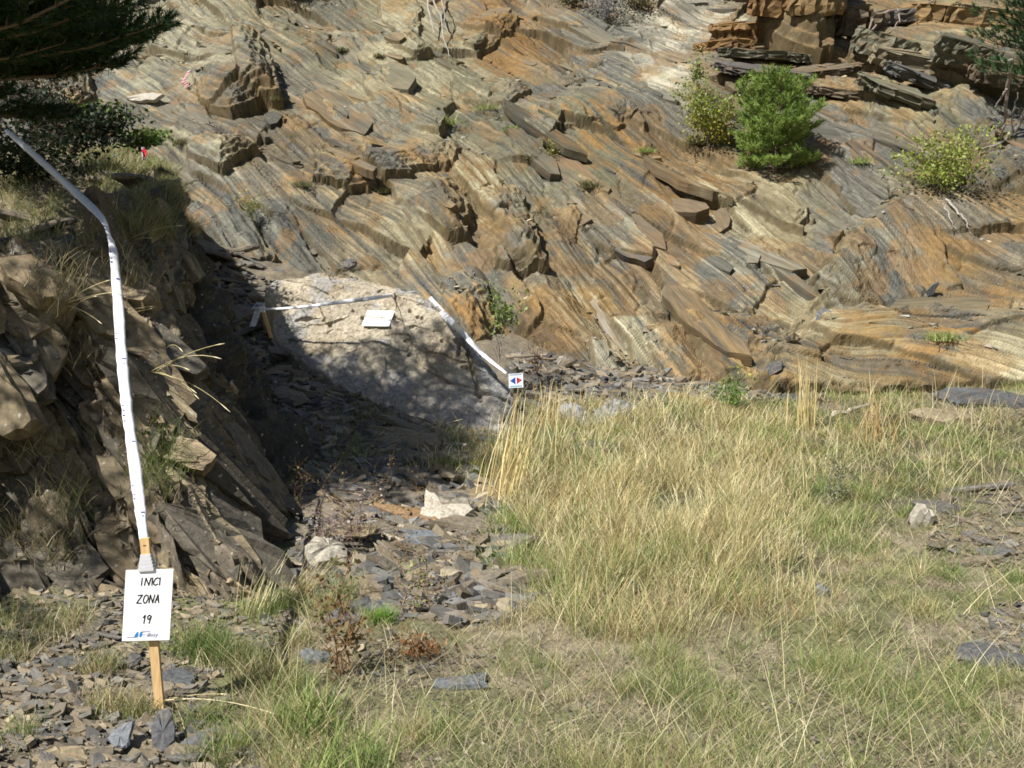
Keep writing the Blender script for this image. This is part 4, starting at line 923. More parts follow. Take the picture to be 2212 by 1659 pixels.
for (px, py, sf, a, b, th, rz, tx, ty, mt, lab) in NOTE:
    p = gpt(px, py) if sf == 'g' else bpt(px, py)
    o = slab_mesh('slate_slab', 7, a, b, th, mt, int(px * 7 + py)); put(o, p + np.array([0, 0, th * .35 + (.05 if tx > .6 else 0)]), rz, (tx, ty)); tag(o, lab, 'slab')
o = slab_mesh('slate_slab', 7, .14, .09, .05, M_DARK, 77); put(o, bpt(757, 574) + np.array([0, .0, .02]), .1, (.9, 0)); tag(o, 'dark grey slate chip perched on the top edge of the boulder', 'slab')
# leaning plates on the slope
def plate(px0, py0, px1, py1, wd, th, mat, lab, dy=-.25, surf=spt):
    a = surf(px0, py0); b = at(px1, py1, a[1] + dy); l = np.linalg.norm(b - a)
    o = slab_mesh('slate_slab', 6, l / 2, wd, th, mat, int(px0 + py0)); X = unit(b - a); up = unit(np.cross(X, [0.3, -1, .5])); Z = unit(np.cross(X, up))
    o.matrix_world = Matrix(((X[0], up[0], Z[0], (a[0] + b[0]) / 2), (X[1], up[1], Z[1], (a[1] + b[1]) / 2), (X[2], up[2], Z[2], (a[2] + b[2]) / 2), (0, 0, 0, 1)))
    return tag(o, lab, 'slab')
plate(1640, 826, 1690, 784, .09, .04, M_DARK, 'thin dark plate leaning against the rock behind yellow flowers', -.1)
plate(2002, 642, 2028, 608, .07, .04, M_DARK, 'thin dark plate leaning under the steep ochre rock face', -.1)
plate(1760, 695, 1800, 672, .12, .05, M_BLUE, 'grey slab leaning in the notch between rock folds', -.15)
plate(266, 216, 352, 208, .1, .09, M_PALE, 'pale loose slab resting on rock below the left pine', -.2)
plate(1390, 1e-9 + 505, 1410, 470, .04, .03, M_DARK, 'narrow dark flake sticking out of mid slope', -.1) if False else None

# many loose slates: individuals near the camera, the rest as one mass
def scatter_pts(n, poly, y0, y1, seed, pw=1.0):
    r = np.random.default_rng(seed); out = []
    xs_, ys_ = [], []
    while len(out) < n:
        y = y0 + (y1 - y0) * r.random(4000) ** pw; x = (r.random(4000) * 2.6 - 1.3) * .52 * y
        px, py = proj(np.stack([x, y, ground_z(x, y)], -1)); k = inpoly(px, py, poly)
        out += list(zip(x[k], y[k]))
    return np.array(out[:n])
PRO = [slab_mesh('loose_slate', n, a, b, t, M_SLAB, 300 + i) for i, (n, a, b, t) in enumerate([(6, .12, .08, .025), (7, .16, .09, .03), (5, .1, .08, .03), (6, .2, .08, .035), (5, .14, .11, .022), (8, .11, .09, .035), (5, .24, .1, .05), (6, .17, .13, .03)])]
first = [True] * len(PRO)
def loose(pts, smin, smax, label, group, seed, tilt=.25):
    r = np.random.default_rng(seed)
    zz = gz(pts[:, 0], pts[:, 1])
    for (x, y), z in zip(pts, zz):
        k = int(r.integers(len(PRO))); s = smin + (smax - smin) * r.random() ** 2
        if first[k]: o = PRO[k]; first[k] = False
        else: o = PRO[k].copy(); C.objects.link(o)
        o.location = (x, y, z + .012 + .03 * s * r.random()); o.rotation_euler = (r.normal(.12, tilt), r.normal(.08, tilt), r.random() * 6.28 if r.random() < .18 else r.normal(-.35, .3)); o.scale = (s * 1.15, s * (.5 + .5 * r.random()), s * (.5 + .6 * r.random()))
        tag(o, label, 'slate', group)
loose(scatter_pts(120, P_GULLY, 5.8, 10.5, 1), .4, 1.9, 'loose slate among the rubble of the shady gully', 'loose slates in the gully rubble', 1)
loose(scatter_pts(40, [(840, 1150), (1060, 1120), (1160, 1300), (1080, 1370), (820, 1340), (760, 1230)], 5.5, 9, 2), .6, 1.5, 'loose slate on the sunny rubble beside the tall grass', 'loose slates at the edge of the grass', 2)
loose(scatter_pts(60, P_BL, 3.4, 5.6, 3), .25, .75, 'loose slate among the chips of the lower left corner', 'loose slates in the lower left corner', 3)
loose(scatter_pts(45, P_TALUS, 10.5, 13.5, 4), .5, 1.5, 'loose slate heaped along the foot of the rock slope', 'loose slates along the slope foot', 4)
loose(scatter_pts(45, [(390, 490), (600, 565), (585, 720), (700, 800), (640, 820), (470, 680), (430, 600)], 10.8, 14.6, 6), .7, 2.4, 'loose slate in the sunny rubble chute left of the boulder', 'loose slates in the chute left of the boulder', 6)
loose(scatter_pts(25, P_RIGHT, 5.5, 9.5, 5), .4, 1.1, 'loose slate in the stony patch at the right edge', 'loose slates at the right edge', 5)
k_ = np.flatnonzero(((tf > 4.15) & (tf < 5.6) & (cf > 1.2) & (cf < 6.6)).ravel()); r_ = np.random.default_rng(8)
for k in r_.choice(k_, 42):
    p = OP.reshape(-1, 3)[k]; q = int(r_.integers(len(PRO))); s_ = r_.uniform(.6, 1.7)
    if first[q]: o = PRO[q]; first[q] = False
    else: o = PRO[q].copy(); C.objects.link(o)
    o.location = (p[0], p[1], p[2] + .04); o.rotation_euler = (r_.normal(.15, .2), r_.normal(.1, .2), r_.random() * 6.28); o.scale = (s_, s_ * .8, s_); tag(o, 'loose slate lying in the dry grass on top of the outcrop', 'slate', 'loose slates on the outcrop top')
for i, f in enumerate(first):
    if f: bpy.data.objects.remove(PRO[i])
CH_MEAN = []
def chips(n, poly, y0, y1, smin, smax, seed, pal):
    r = np.random.default_rng(seed); P = scatter_pts(n, poly, y0, y1, seed + 50); z = gz(P[:, 0], P[:, 1]); n = len(P)
    s = smin + (smax - smin) * r.random(n) ** 3
    a = np.linspace(0, 6.283, 5, endpoint=False)[None] + r.normal(0, .3, (n, 5)); rad = s[:, None] * (1 + r.normal(0, .25, (n, 5)))
    lx, ly = np.cos(a) * rad, np.sin(a) * rad * (.35 + .3 * r.random((n, 1)))
    th = s * (.07 + .2 * r.random(n))
    T = np.stack([lx, ly, np.repeat(th[:, None], 5, 1)], -1); B = np.stack([lx * .95, ly * .95, -np.repeat(th[:, None], 5, 1)], -1)
    W = np.concatenate([T, B], 1)                                    # n,10,3
    tx, ty, rz = r.normal(.1, .3, n), r.normal(.1, .3, n), np.where(r.random(n) < .2, r.random(n) * 6.28, r.normal(-.35, .35, n))
    c, s_ = np.cos(rz)[:, None], np.sin(rz)[:, None]; x, y, zz = W[..., 0], W[..., 1], W[..., 2]
    y2 = y * np.cos(tx)[:, None] - zz * np.sin(tx)[:, None]; z2 = y * np.sin(tx)[:, None] + zz * np.cos(tx)[:, None]
    x3 = x * np.cos(ty)[:, None] + z2 * np.sin(ty)[:, None]; z3 = -x * np.sin(ty)[:, None] + z2 * np.cos(ty)[:, None]
    X, Y = x3 * c - y2 * s_, x3 * s_ + y2 * c
    V = np.stack([X + P[:, :1], Y + P[:, 1:2], z3 + z[:, None] + .006 + .3 * s[:, None] * .2], -1).reshape(-1, 3)
    b = np.arange(n)[:, None] * 10
    Q = np.concatenate([b + np.array([[i, (i + 1) % 5, 5 + (i + 1) % 5, 5 + i]]) for i in range(5)])
    T3 = np.concatenate([b + np.array([[0, i, i + 1]]) for i in range(1, 4)])
    col = np.array(pal)[r.integers(len(pal), size=n)] * (.45 + .5 * r.random((n, 1)))
    return V, Q, T3, np.repeat(col, 10, 0)
PALC = [(.18, .175, .165), (.21, .19, .16), (.14, .14, .138), (.3, .24, .155), (.24, .205, .16), (.24, .235, .22), (.42, .36, .26)]
PALB = [(.28, .225, .15), (.24, .2, .145), (.18, .172, .155), (.34, .28, .185), (.21, .195, .165)]
m = MB()
for a in [(11000, P_GULLY, 5.5, 14.0, .012, .13, 1, PALC + PALB), (5200, P_BL, 3.2, 6, .004, .055, 2, PALB), (3600, P_TALUS, 10.3, 13.8, .02, .14, 3, PALC + PALB), (800, P_RIGHT, 5.2, 9.5, .01, .06, 4, PALB), (300, P_MID, 4.4, 6.2, .006, .05, 5, PALB), (400, P_R2, 4, 6, .006, .05, 6, PALC),
          (3200, P_FOOT, 4.6, 6.6, .005, .05, 9, PALB), (5000, [(-50, 1240), (640, 1240), (700, 1330), (1100, 1420), (2212, 1400), (2212, 1659), (-50, 1659)], 3.3, 6.5, .003, .022, 7, PALB + [(.3, .27, .2)])]:
    m.add(*chips(*a))
o = m.build('slate_rubble', M_CHIP); tag(o, 'mass of small slate chips covering the gully and slope foot', 'rubble', kind='stuff')
m = MB()      # chips on the rock ledges
r = np.random.default_rng(5); k = r.integers(0, U.size, 60000); k = k[(tread.ravel()[k] > .6) & (r.random(len(k)) < .5)][:2600]
Pk = SP.reshape(-1, 3)[k]
for p in Pk:
    s = .02 + .06 * r.random() ** 2; a = r.normal(0, 1, (4, 3)) * s * [1, 1, .3]; m.add(p + a + [0, 0, s * .2], (), [[0, 1, 2], [0, 2, 3], [0, 3, 1], [1, 3, 2]], np.array(PALC[r.integers(len(PALC))]) * (1 + .5 * r.random()))
o = m.build('ledge_rubble', M_CHIP); tag(o, 'small stone debris scattered over the ledges of the rock slope', 'rubble', kind='stuff')

# ------------------------------------------------------------------ grass
def blades(P, h, az, lean, bend, wd, col, tipcol=None):
    n = len(P); d = np.stack([np.cos(az), np.sin(az)], -1); sa = rng.random(n) * 6.283; sd = np.stack([np.cos(sa), np.sin(sa), np.zeros(n)], -1)
    V = []
    for t, wf in ((0, 1), (.4, .8), (.75, .5)):
        hor = h * (lean * t + bend * t * t); zz = h * t * np.sqrt(np.clip(1 - (lean * .6 + bend * t * .5) ** 2, .08, 1))
        c = P + np.concatenate([d * hor[:, None], zz[:, None]], -1); s_ = sd * (wd * wf / 2)[:, None]
        V += [c - s_, c + s_]
    t = 1.0; hor = h * (lean + bend); zz = h * np.sqrt(np.clip(1 - (lean * .6 + bend * .5) ** 2, .08, 1)) * .95
    V.append(P + np.concatenate([d * hor[:, None], zz[:, None]], -1))
    V = np.stack(V, 1).reshape(-1, 3); b = np.arange(n)[:, None] * 7
    Q = np.concatenate([b + [[0, 1, 3, 2]], b + [[2, 3, 5, 4]]]); T = b + [[4, 5, 6]]
    c7 = np.repeat(col, 7, 0).reshape(n, 7, 3)
    if tipcol is not None: f = np.array([0, 0, .3, .3, .7, .7, 1])[None, :, None]; c7 = c7 * (1 - f) + tipcol[:, None, :] * f
    return V, Q, T, c7.reshape(-1, 3)
STRAW = 1.2 * np.array([(.56, .49, .27), (.45, .39, .2), (.66, .59, .38), (.36, .26, .12), (.48, .44, .25)])
GREEN = 1.3 * np.array([(.19, .25, .07), (.15, .22, .06), (.26, .3, .1), (.1, .16, .045), (.32, .33, .13)])
P_TALL = [(1100, 925), (1300, 880), (1700, 890), (2700, 870), (2700, 1010), (1950, 1060), (1830, 1150), (1800, 1250), (1700, 1340), (1500, 1400), (1280, 1370), (1180, 1290), (1120, 1200), (1090, 1090), (1030, 1010)]
P_SHORT = [(1000, 1000), (1130, 900), (1500, 860), (2900, 850), (2900, 1700), (560, 1700), (520, 1590), (480, 1520), (560, 1440), (640, 1400), (690, 1340), (900, 1370), (1150, 1330), (1130, 1200), (1080, 1090)]
def grass_pts(n, seed, y0, y1, mask):
    r = np.random.default_rng(seed); ox, oy = [], []; tot = 0
    while tot < n:
        y = np.sqrt(y0 ** 1.2 + (y1 ** 1.2 - y0 ** 1.2) * r.random(40000)) if False else y0 * (y1 / y0) ** r.random(40000)
        x = (r.random(40000) * 2.6 - 1.1) * .52 * y
        px, py = proj(np.stack([x, y, ground_z(x, y)], -1)); k = mask(px, py, x, y, r)
        ox.append(x[k]); oy.append(y[k]); tot += k.sum()
    x = np.concatenate(ox)[:n]; y = np.concatenate(oy)[:n]; return np.stack([x, y, gz(x, y) - .01], -1)
def rnd(n, a, b): return a + (b - a) * rng.random(n)
def mk_short(px, py, x, y, r):
    ins = poly_sd(px + 160 * (fbm(x * 2.5, y * 2.5, 1, 3) - .5), py + 90 * (fbm(x * 2.5, y * 2.5, 2, 3) - .5), P_SHORT) > 0
    rb = np.zeros(len(px))
    for p in (P_RIGHT, P_R2, P_MID): rb = np.maximum(rb, sstep(-20, 20, poly_sd(px, py, p)))
    dens = sstep(.46, .63, fbm(x * 2.5, y * 2.5, 4, 4)) * .93 + .07
    return ins & (r.random(len(px)) < dens * (1 - .85 * rb))
def colmix(P, gfrac, seed):
    n = len(P); g = fbm(P[:, 0] * 1.3, P[:, 1] * 1.3, seed, 3); isg = rng.random(n) < np.clip(gfrac + (g - .5) * 3.2, .03, .97)
    c = np.where(isg[:, None], GREEN[rng.integers(5, size=n)], STRAW[rng.integers(5, size=n)]) * (.55 + .75 * rng.random((n, 1)))
    return c, isg
def tufts(Cn, k, rad, h0, h1, wd, gfrac, lean, bend, seed, hmul=None, cm=1.0):
    n = len(Cn) * k; ci = np.repeat(np.arange(len(Cn)), k); off = rng.normal(0, 1, (n, 2)) * (rad * (.5 + rng.random(len(Cn))))[ci][:, None]
    P = np.c_[Cn[ci, :2] + off, Cn[ci, 2]]; P[:, 2] = gz(P[:, 0], P[:, 1]) - .008
    g = fbm(Cn[:, 0] * 1.1, Cn[:, 1] * 1.1, seed, 3); gf = np.clip((gfrac if np.ndim(gfrac) else np.full(len(Cn), gfrac)) + (g - .5) * 2.4, .02, .98)
    tg = rng.random(len(Cn)) < gf; tc_ = np.where(tg[:, None], GREEN[rng.integers(5, size=len(Cn))], STRAW[rng.integers(5, size=len(Cn))])
    mixd = rng.random(n) < .25; c = np.where(mixd[:, None], np.where((rng.random(n) < .5)[:, None], GREEN[rng.integers(5, size=n)], STRAW[rng.integers(5, size=n)]), tc_[ci]) * (.6 + .65 * rng.random((n, 1))) * cm
    th_ = (.6 + .7 * rng.random(len(Cn)))[ci]; h = rnd(n, h0, h1) * th_ * (1 if hmul is None else hmul[ci])
    az = np.arctan2(off[:, 1], off[:, 0]) + rng.normal(0, .7, n); rr = np.clip(np.hypot(off[:, 0], off[:, 1]) / (rad * 1.2), 0, 1)
    return blades(P, h, az, lean[0] + (lean[1] - lean[0]) * rr * rng.random(n), rnd(n, *bend), rnd(n, .7, 1.3) * wd * np.maximum(.75, P[:, 1] / 6), c, c * 1.12)
def gfield(P):
    px, py = proj(P); return .72 - .5 * sstep(450, 120, np.hypot((px - 1380) * .8, (py - 1120) * 1.0)) + .1 * sstep(1700, 2000, px)
m = MB()
P = grass_pts(2750, 1, 3.4, 13.4, mk_short); sz = .6 + .6 * fbm(P[:, 0] * 2, P[:, 1] * 2, 7, 3)
m.add(*tufts(P, 26, .045, .03, .085, .0034, gfield(P), (.15, 1.0), (0, .6), 3, sz * (1 + .7 * sstep(5.5, 8.5, P[:, 1]))))
P = grass_pts(900, 21, 3.4, 12.5, mk_short)
m.add(*tufts(P, 40, .035, .06, .16, .003, .55, (.1, .9), (0, .6), 4, None, .9))
o = m.build('short_grass', M_GRASS); tag(o, 'short green and straw grass over the flat ground', 'grass', kind='stuff')
m = MB()
def mk_tall(px, py, x, y, r):
    q = poly_sd(px + 190 * (fbm(x * 2.2, y * 2.2, 1, 3) - .5), py + 90 * (fbm(x * 2.2, y * 2.2, 2, 3) - .5), P_TALL)
    return (q > -10) & (r.random(len(px)) < .25 + .75 * sstep(480, 200, np.hypot((px - 1370) * .85, (py - 1110) * .9))) & (r.random(len(px)) < .12 + .88 * sstep(.36, .6, fbm(x * 1.6, y * 1.6, 6, 4)))
P = grass_pts(1250, 2, 5.2, 12.6, mk_tall); px, py = proj(P); core = sstep(430, 150, np.hypot((px - 1370) * .85, (py - 1110) * .9))
m.add(*tufts(P, 30, .06, .1, .3, .0045, np.clip(.62 - .56 * core, .05, 1), (.1, .8), (0, .45), 5, .4 + .65 * core))
P = grass_pts(1500, 3, 4.0, 12.4, lambda px, py, x, y, r: (poly_sd(px, py, P_TALL) > -40) & (r.random(len(px)) < .15 + .85 * sstep(.42, .6, fbm(x * 1.3, y * 1.3, 2, 3)))); n = len(P)
m.add(*blades(P, rnd(n, .22, .5), rng.normal(.4, 2, n), rnd(n, 0, .6), rnd(n, 0, .3), rnd(n, .003, .006) * (P[:, 1] / 7), STRAW[rng.integers(5, size=n)] * 1.05))
o = m.build('dry_grass', M_GRASS); tag(o, 'tall dry straw grass field right of the gully', 'grass', kind='stuff')
m = MB()      # thatch and bent straw lying on the ground
P = grass_pts(40000, 5, 3.4, 12, lambda px, py, x, y, r: (poly_sd(px, py, P_SHORT) > -15)); n = len(P); P[:, 2] += rnd(n, .004, .02)
m.add(*blades(P, rnd(n, .03, .12) * np.maximum(1, P[:, 1] / 6), rnd(n, 0, 6.28), rnd(n, .9, 1.05), rnd(n, 0, .25), rnd(n, .0025, .005) * np.maximum(1, P[:, 1] / 5), np.array([(.42, .36, .23), (.3, .25, .16), (.5, .44, .3), (.22, .18, .12), (.25, .27, .12)])[rng.integers(5, size=n)] * (.6 + .7 * rng.random((n, 1)))))
P = grass_pts(1000, 6, 3.5, 7.5, lambda px, py, x, y, r: (poly_sd(px, py, P_SHORT) > 0) & (r.random(len(px)) < .1 + .9 * sstep(.45, .6, fbm(x * 1.5, y * 1.5, 11, 3)))); n = len(P); P[:, 2] += rnd(n, .0, .04)
m.add(*blades(P, rnd(n, .12, .4), rnd(n, 0, 6.28), rnd(n, .5, .95), rnd(n, 0, .5), rnd(n, .002, .0038) * (P[:, 1] / 5), STRAW[rng.integers(5, size=n)] * 1.1))
o = m.build('straw', M_GRASS); tag(o, 'bent straw and thatch lying over the foreground ground', 'straw', kind='stuff')
# weeds in gully, sparse
def on_gully(n, seed, poly, y0, y1): p = scatter_pts(n, poly, y0, y1, seed); return np.c_[p, gz(p[:, 0], p[:, 1]) - .01]
m = MB(); PW = []
for (cx, cy, nb, sp_) in [(1010, 960, 350, 40), (760, 1000, 350, 50), (840, 920, 450, 70), (730, 890, 500, 60), (660, 900, 400, 40), (1000, 905, 200, 50), (940, 1010, 250, 30), (620, 830, 200, 40), (1060, 1000, 500, 40), (1090, 1150, 500, 30)]:
    b = gpt(cx, cy); s_ = sp_ / F * b[1]; q = b[:2] + rng.normal(0, 1, (nb, 2)) * [s_, s_ * 1.5]; PW.append(np.c_[q, gz(q[:, 0], q[:, 1]) - .01])
P = np.concatenate(PW); n = len(P); c, _ = colmix(P, .6, 8)
m.add(*blades(P, rnd(n, .06, .22), rnd(n, 0, 6.28), rnd(n, 0, .6), rnd(n, 0, .7), rnd(n, .004, .007) * 1.3, c))
o = m.build('gully_grass', M_GRASS); tag(o, 'thin weedy grass growing through the gully rubble', 'grass', kind='stuff')
# grass on the outcrop: cover on its flat top, tufts hanging over the crest
r = np.random.default_rng(9); zt = ((tf > 3.95) & (tf < 6.6) & (cf < 7.4)); idx = np.flatnonzero(zt.ravel())
w_ = (sstep(.35, .6, fbm(osU * 2.4, OVs * 2.4, 8, 4)) + .04).ravel()[idx] * (arcU * 0 + 1).ravel()[idx]; idx = idx[r.random(len(idx)) < w_ / w_.max()]
k = r.choice(idx, 30000); P = OP.reshape(-1, 3)[k] + r.normal(0, .02, (30000, 3)) * [1, 1, .3]; n = len(P)
isg = rng.random(n) < .35; c = np.where(isg[:, None], GREEN[rng.integers(5, size=n)], STRAW[rng.integers(5, size=n)] * [.8, .82, .8]) * (.6 + .5 * rng.random((n, 1)))
m = MB(); m.add(*blades(P, rnd(n, .05, .15), rnd(n, 0, 6.28), rnd(n, .1, .9), rnd(n, 0, .7), rnd(n, .004, .007) * P[:, 1] / 8, c))
zt = ((tf > 3.7) & (tf < 4.25) & (cf > 2) & (cf < 8.0)); idx = np.flatnonzero(zt.ravel()); k = r.choice(idx, 9000); k = k[r.random(len(k)) < sstep(.4, .6, fbm(osU * 4, OVs * 3, 3, 3)).ravel()[k]]
P = OP.reshape(-1, 3)[k]; n = len(P); d = np.arctan2(ON.reshape(-1, 3)[k][:, 1], ON.reshape(-1, 3)[k][:, 0]) + rng.normal(0, .5, n)
c = STRAW[rng.integers(5, size=n)] * [.75, .75, .75]; V_, Q_, T_, c_ = blades(P, rnd(n, .05, .15), d, rnd(n, .3, .7), rnd(n, .3, .9), rnd(n, .004, .007), c)
m.add(V_, Q_, T_, c_)
# ragged tufts on the face
for (px, py, nb) in [(150, 1090, 260), (120, 1190, 200), (330, 1040, 300), (200, 560, 260), (130, 620, 180), (175, 790, 120), (60, 980, 120), (280, 620, 160), (250, 520, 300), (340, 500, 260), (100, 1240, 200), (30, 1150, 160), (350, 980, 200)]:
    p, nn_ = opt(px, py); q = p + rng.normal(0, .09, (nb, 3)) + nn_ * .03; c, _ = colmix(q, .45, 2)
    m.add(*blades(q, rnd(nb, .08, .2), np.arctan2(nn_[1], nn_[0]) + rng.normal(0, 1, nb), rnd(nb, .2, .7), rnd(nb, .1, .8), rnd(nb, .003, .005), c * .8))
o = m.build('outcrop_grass', M_GRASS); tag(o, 'dry grass cover on the outcrop top and ledges', 'grass', kind='stuff')
# grass along the foot of the outcrop and around the stake
m = MB(); PW = []
for (cx, cy, nb, sp_) in [(20, 1350, 420, 40), (120, 1370, 260, 30), (215, 1450, 420, 26), (560, 1330, 420, 35), (420, 1400, 700, 26), (500, 1430, 700, 28), (620, 1310, 350, 25), (700, 1330, 400, 25), (240, 1530, 320, 28), (290, 1550, 300, 25), (40, 1590, 120, 25), (740, 1300, 420, 25), (450, 1560, 420, 35), (30, 1420, 420, 30), (160, 1340, 200, 25), (560, 1450, 420, 30), (620, 1500, 420, 35), (640, 1390, 300, 25), (480, 1640, 350, 40)]:
    b = gpt(cx, cy); s_ = sp_ / F * b[1]; q = b[:2] + rng.normal(0, 1, (nb, 2)) * [s_, s_ * 1.2]; PW.append(np.c_[q, gz(q[:, 0], q[:, 1]) - .01])
P = np.concatenate(PW); n = len(P); c, _ = colmix(P, .62, 8)
m.add(*blades(P, rnd(n, .05, .17), rnd(n, 0, 6.28), rnd(n, 0, .7), rnd(n, 0, .7), rnd(n, .0025, .0045), c * .85))
o = m.build('foot_grass', M_GRASS); tag(o, 'green and dry grass along the outcrop foot around the sign', 'grass', kind='stuff')

# ------------------------------------------------------------------ single grass clumps that stand out
def clump(name, base, n, h0, h1, spread, az, azs, col, label, cat='grass clump', lean=(0, .4), bend=(0, .4), wd=.006, group=None, head=0):
    m = MB(); P = np.asarray(base) + rng.normal(0, 1, (n, 3)) * [spread, spread, 0]; c = np.asarray(col)[rng.integers(len(col), size=n)] * (.8 + .4 * rng.random((n, 1)))
    m.add(*blades(P, rnd(n, h0, h1), rng.normal(az, azs, n), rnd(n, *lean), rnd(n, *bend), rnd(n, wd * .7, wd * 1.3), c))
    o = m.build(name, M_GRASS); return tag(o, label, cat, group)
STALK = STRAW[:3] * 1.15
clump('straw_clump', gpt(1082, 1090), 62, .45, 1.15, .09, .25, .6, STALK * [.95, .88, .75], 'tall golden straw clump standing in front of the arrow sign', lean=(.05, .32), bend=(0, .3), wd=.008)
clump('straw_clump', gpt(1130, 1010), 45, .4, .8, .12, .3, .8, STALK, 'sparse upright straw stalks right of the golden clump', lean=(0, .2), bend=(0, .2), wd=.008)
clump('straw_clump', gpt(1743, 935), 50, .5, .95, .06, 1, 2, STALK * [.95, .9, .8], 'narrow upright straw clump before the far rock foot', lean=(0, .08), bend=(0, .08), wd=.011)
clump('straw_clump', gpt(1880, 955), 60, .3, .7, .15, 1, 2, STRAW[3:4] * 1.1, 'reddish brown dry clump at the right of the field', lean=(0, .25), bend=(0, .3), wd=.01)
clump('straw_clump', gpt(1190, 930), 30, .4, .7, .1, 1, 2, STALK * [1, .9, .8], 'thin straw stalks beside the grey netting', lean=(0, .15), bend=(0, .1), wd=.009)
clump('grass_tuft', gpt(822, 1345), 260, .06, .13, .035, 0, 3, [(.16, .32, .04), (.2, .36, .06)], 'bright green grass tuft among slabs in front of the gully', lean=(.1, .6), bend=(.1, .6), wd=.004)
clump('grass_tuft', gpt(735, 1300), 160, .1, .25, .04, 0, 3, [(.3, .33, .16), (.26, .3, .14)], 'pale green arching grass tuft at the gully mouth', lean=(.2, .7), bend=(.2, .6), wd=.004)
clump('grass_tuft', gpt(450, 1420), 300, .1, .2, .07, 0, 3, [(.1, .16, .04), (.13, .19, .05)], 'dark green grass tuft right of the zone sign', lean=(.1, .5), bend=(.1, .6), wd=.004)
clump('grass_tuft', gpt(520, 1440), 260, .08, .18, .07, 0, 3, [(.08, .14, .035), (.11, .17, .045)], 'second dark green tuft farther right of the zone sign', lean=(.1, .5), bend=(.1, .6), wd=.004)
clump('grass_tuft', gpt(650, 1290), 120, .15, .35, .05, .4, .6, STRAW, 'straw stalks bending right at the outcrop foot', lean=(.4, .8), bend=(.1, .4), wd=.004)
clump('grass_tuft', gpt(545, 1330), 40, .2, .42, .08, .4, .5, STALK, 'thin seed stalks rising right of the zone sign', lean=(.1, .5), bend=(0, .3), wd=.004)
clump('grass_tuft', gpt(960, 1010), 140, .08, .18, .05, 0, 3, [(.2, .28, .06), (.26, .33, .1)], 'light green tuft at the end of the long tan slab', lean=(.1, .5), bend=(.1, .5), wd=.006)
def stalks(name, base, tips, rad, label, cat='grass clump'):
    m = MB()
    for (tpx, tpy, dy, arch) in tips:
        b = np.asarray(base) + rng.normal(0, .02, 3); t = at(tpx, tpy, b[1] + dy); l = np.linalg.norm(t - b); mid = (b + t) / 2 + np.array([0, 0, arch * l]); q = [b * (1 - s) ** 2 + 2 * mid * s * (1 - s) + t * s * s for s in np.linspace(0, 1, 9)]
        m.tube(q, np.linspace(rad, rad * .6, 9), 4, STRAW[rng.integers(3)] * 1.2); m.tube([q[-2], (q[-2] + q[-1]) / 2, q[-1]], [rad * .8, rad * 1.7, rad * .5], 4, STRAW[2] * 1.1)
    o = m.build(name, M_GRASS); return tag(o, label, cat)
p, nn_ = opt(330, 800)
stalks('grass_stalks', p, [(485, 742, -.3, .1), (395, 760, -.4, .35), (478, 775, -.3, .18), (410, 800, -.4, .15), (497, 890, -.3, .15), (430, 862, -.4, .12), (425, 850, -.4, .1)], .0025, 'spray of long arching stalks on the dark outcrop flank')
p, nn_ = opt(150, 665)
stalks('grass_stalks', p, [(238, 605, -.2, .08), (262, 630, -.2, .05), (210, 640, -.3, .1), (190, 590, 0, .05), (220, 700, -.2, .1)], .0025, 'spray of stalks left of the hanging tape')
p, nn_ = opt(235, 678)
stalks('grass_stalks', p, [(335, 662, -.2, .06), (330, 666, -.2, .03)], .0025, 'level pair of stalks crossing behind the tape')
p, nn_ = opt(290, 520)
stalks('grass_stalks', p, [(395, 487, -.1, .1), (330, 515, -.1, .1)], .0025, 'bent stalk under the grassy lip of the outcrop')
stalks('grass_stalks', gpt(360, 1517), [(490, 1500, -.1, .06), (600, 1545, -.25, .1)], .0025, 'long yellow stem lying right from the stake foot')
stalks('grass_stalks', gpt(760, 1000), [(865, 1170 - 22, 0, 0), (830, 930, 0, .05), (790, 985, 0, .1), (1000, 905, .3, .05), (900, 1010, -.2, .05)], .0017, 'thin seed stalks over the long tan slab')
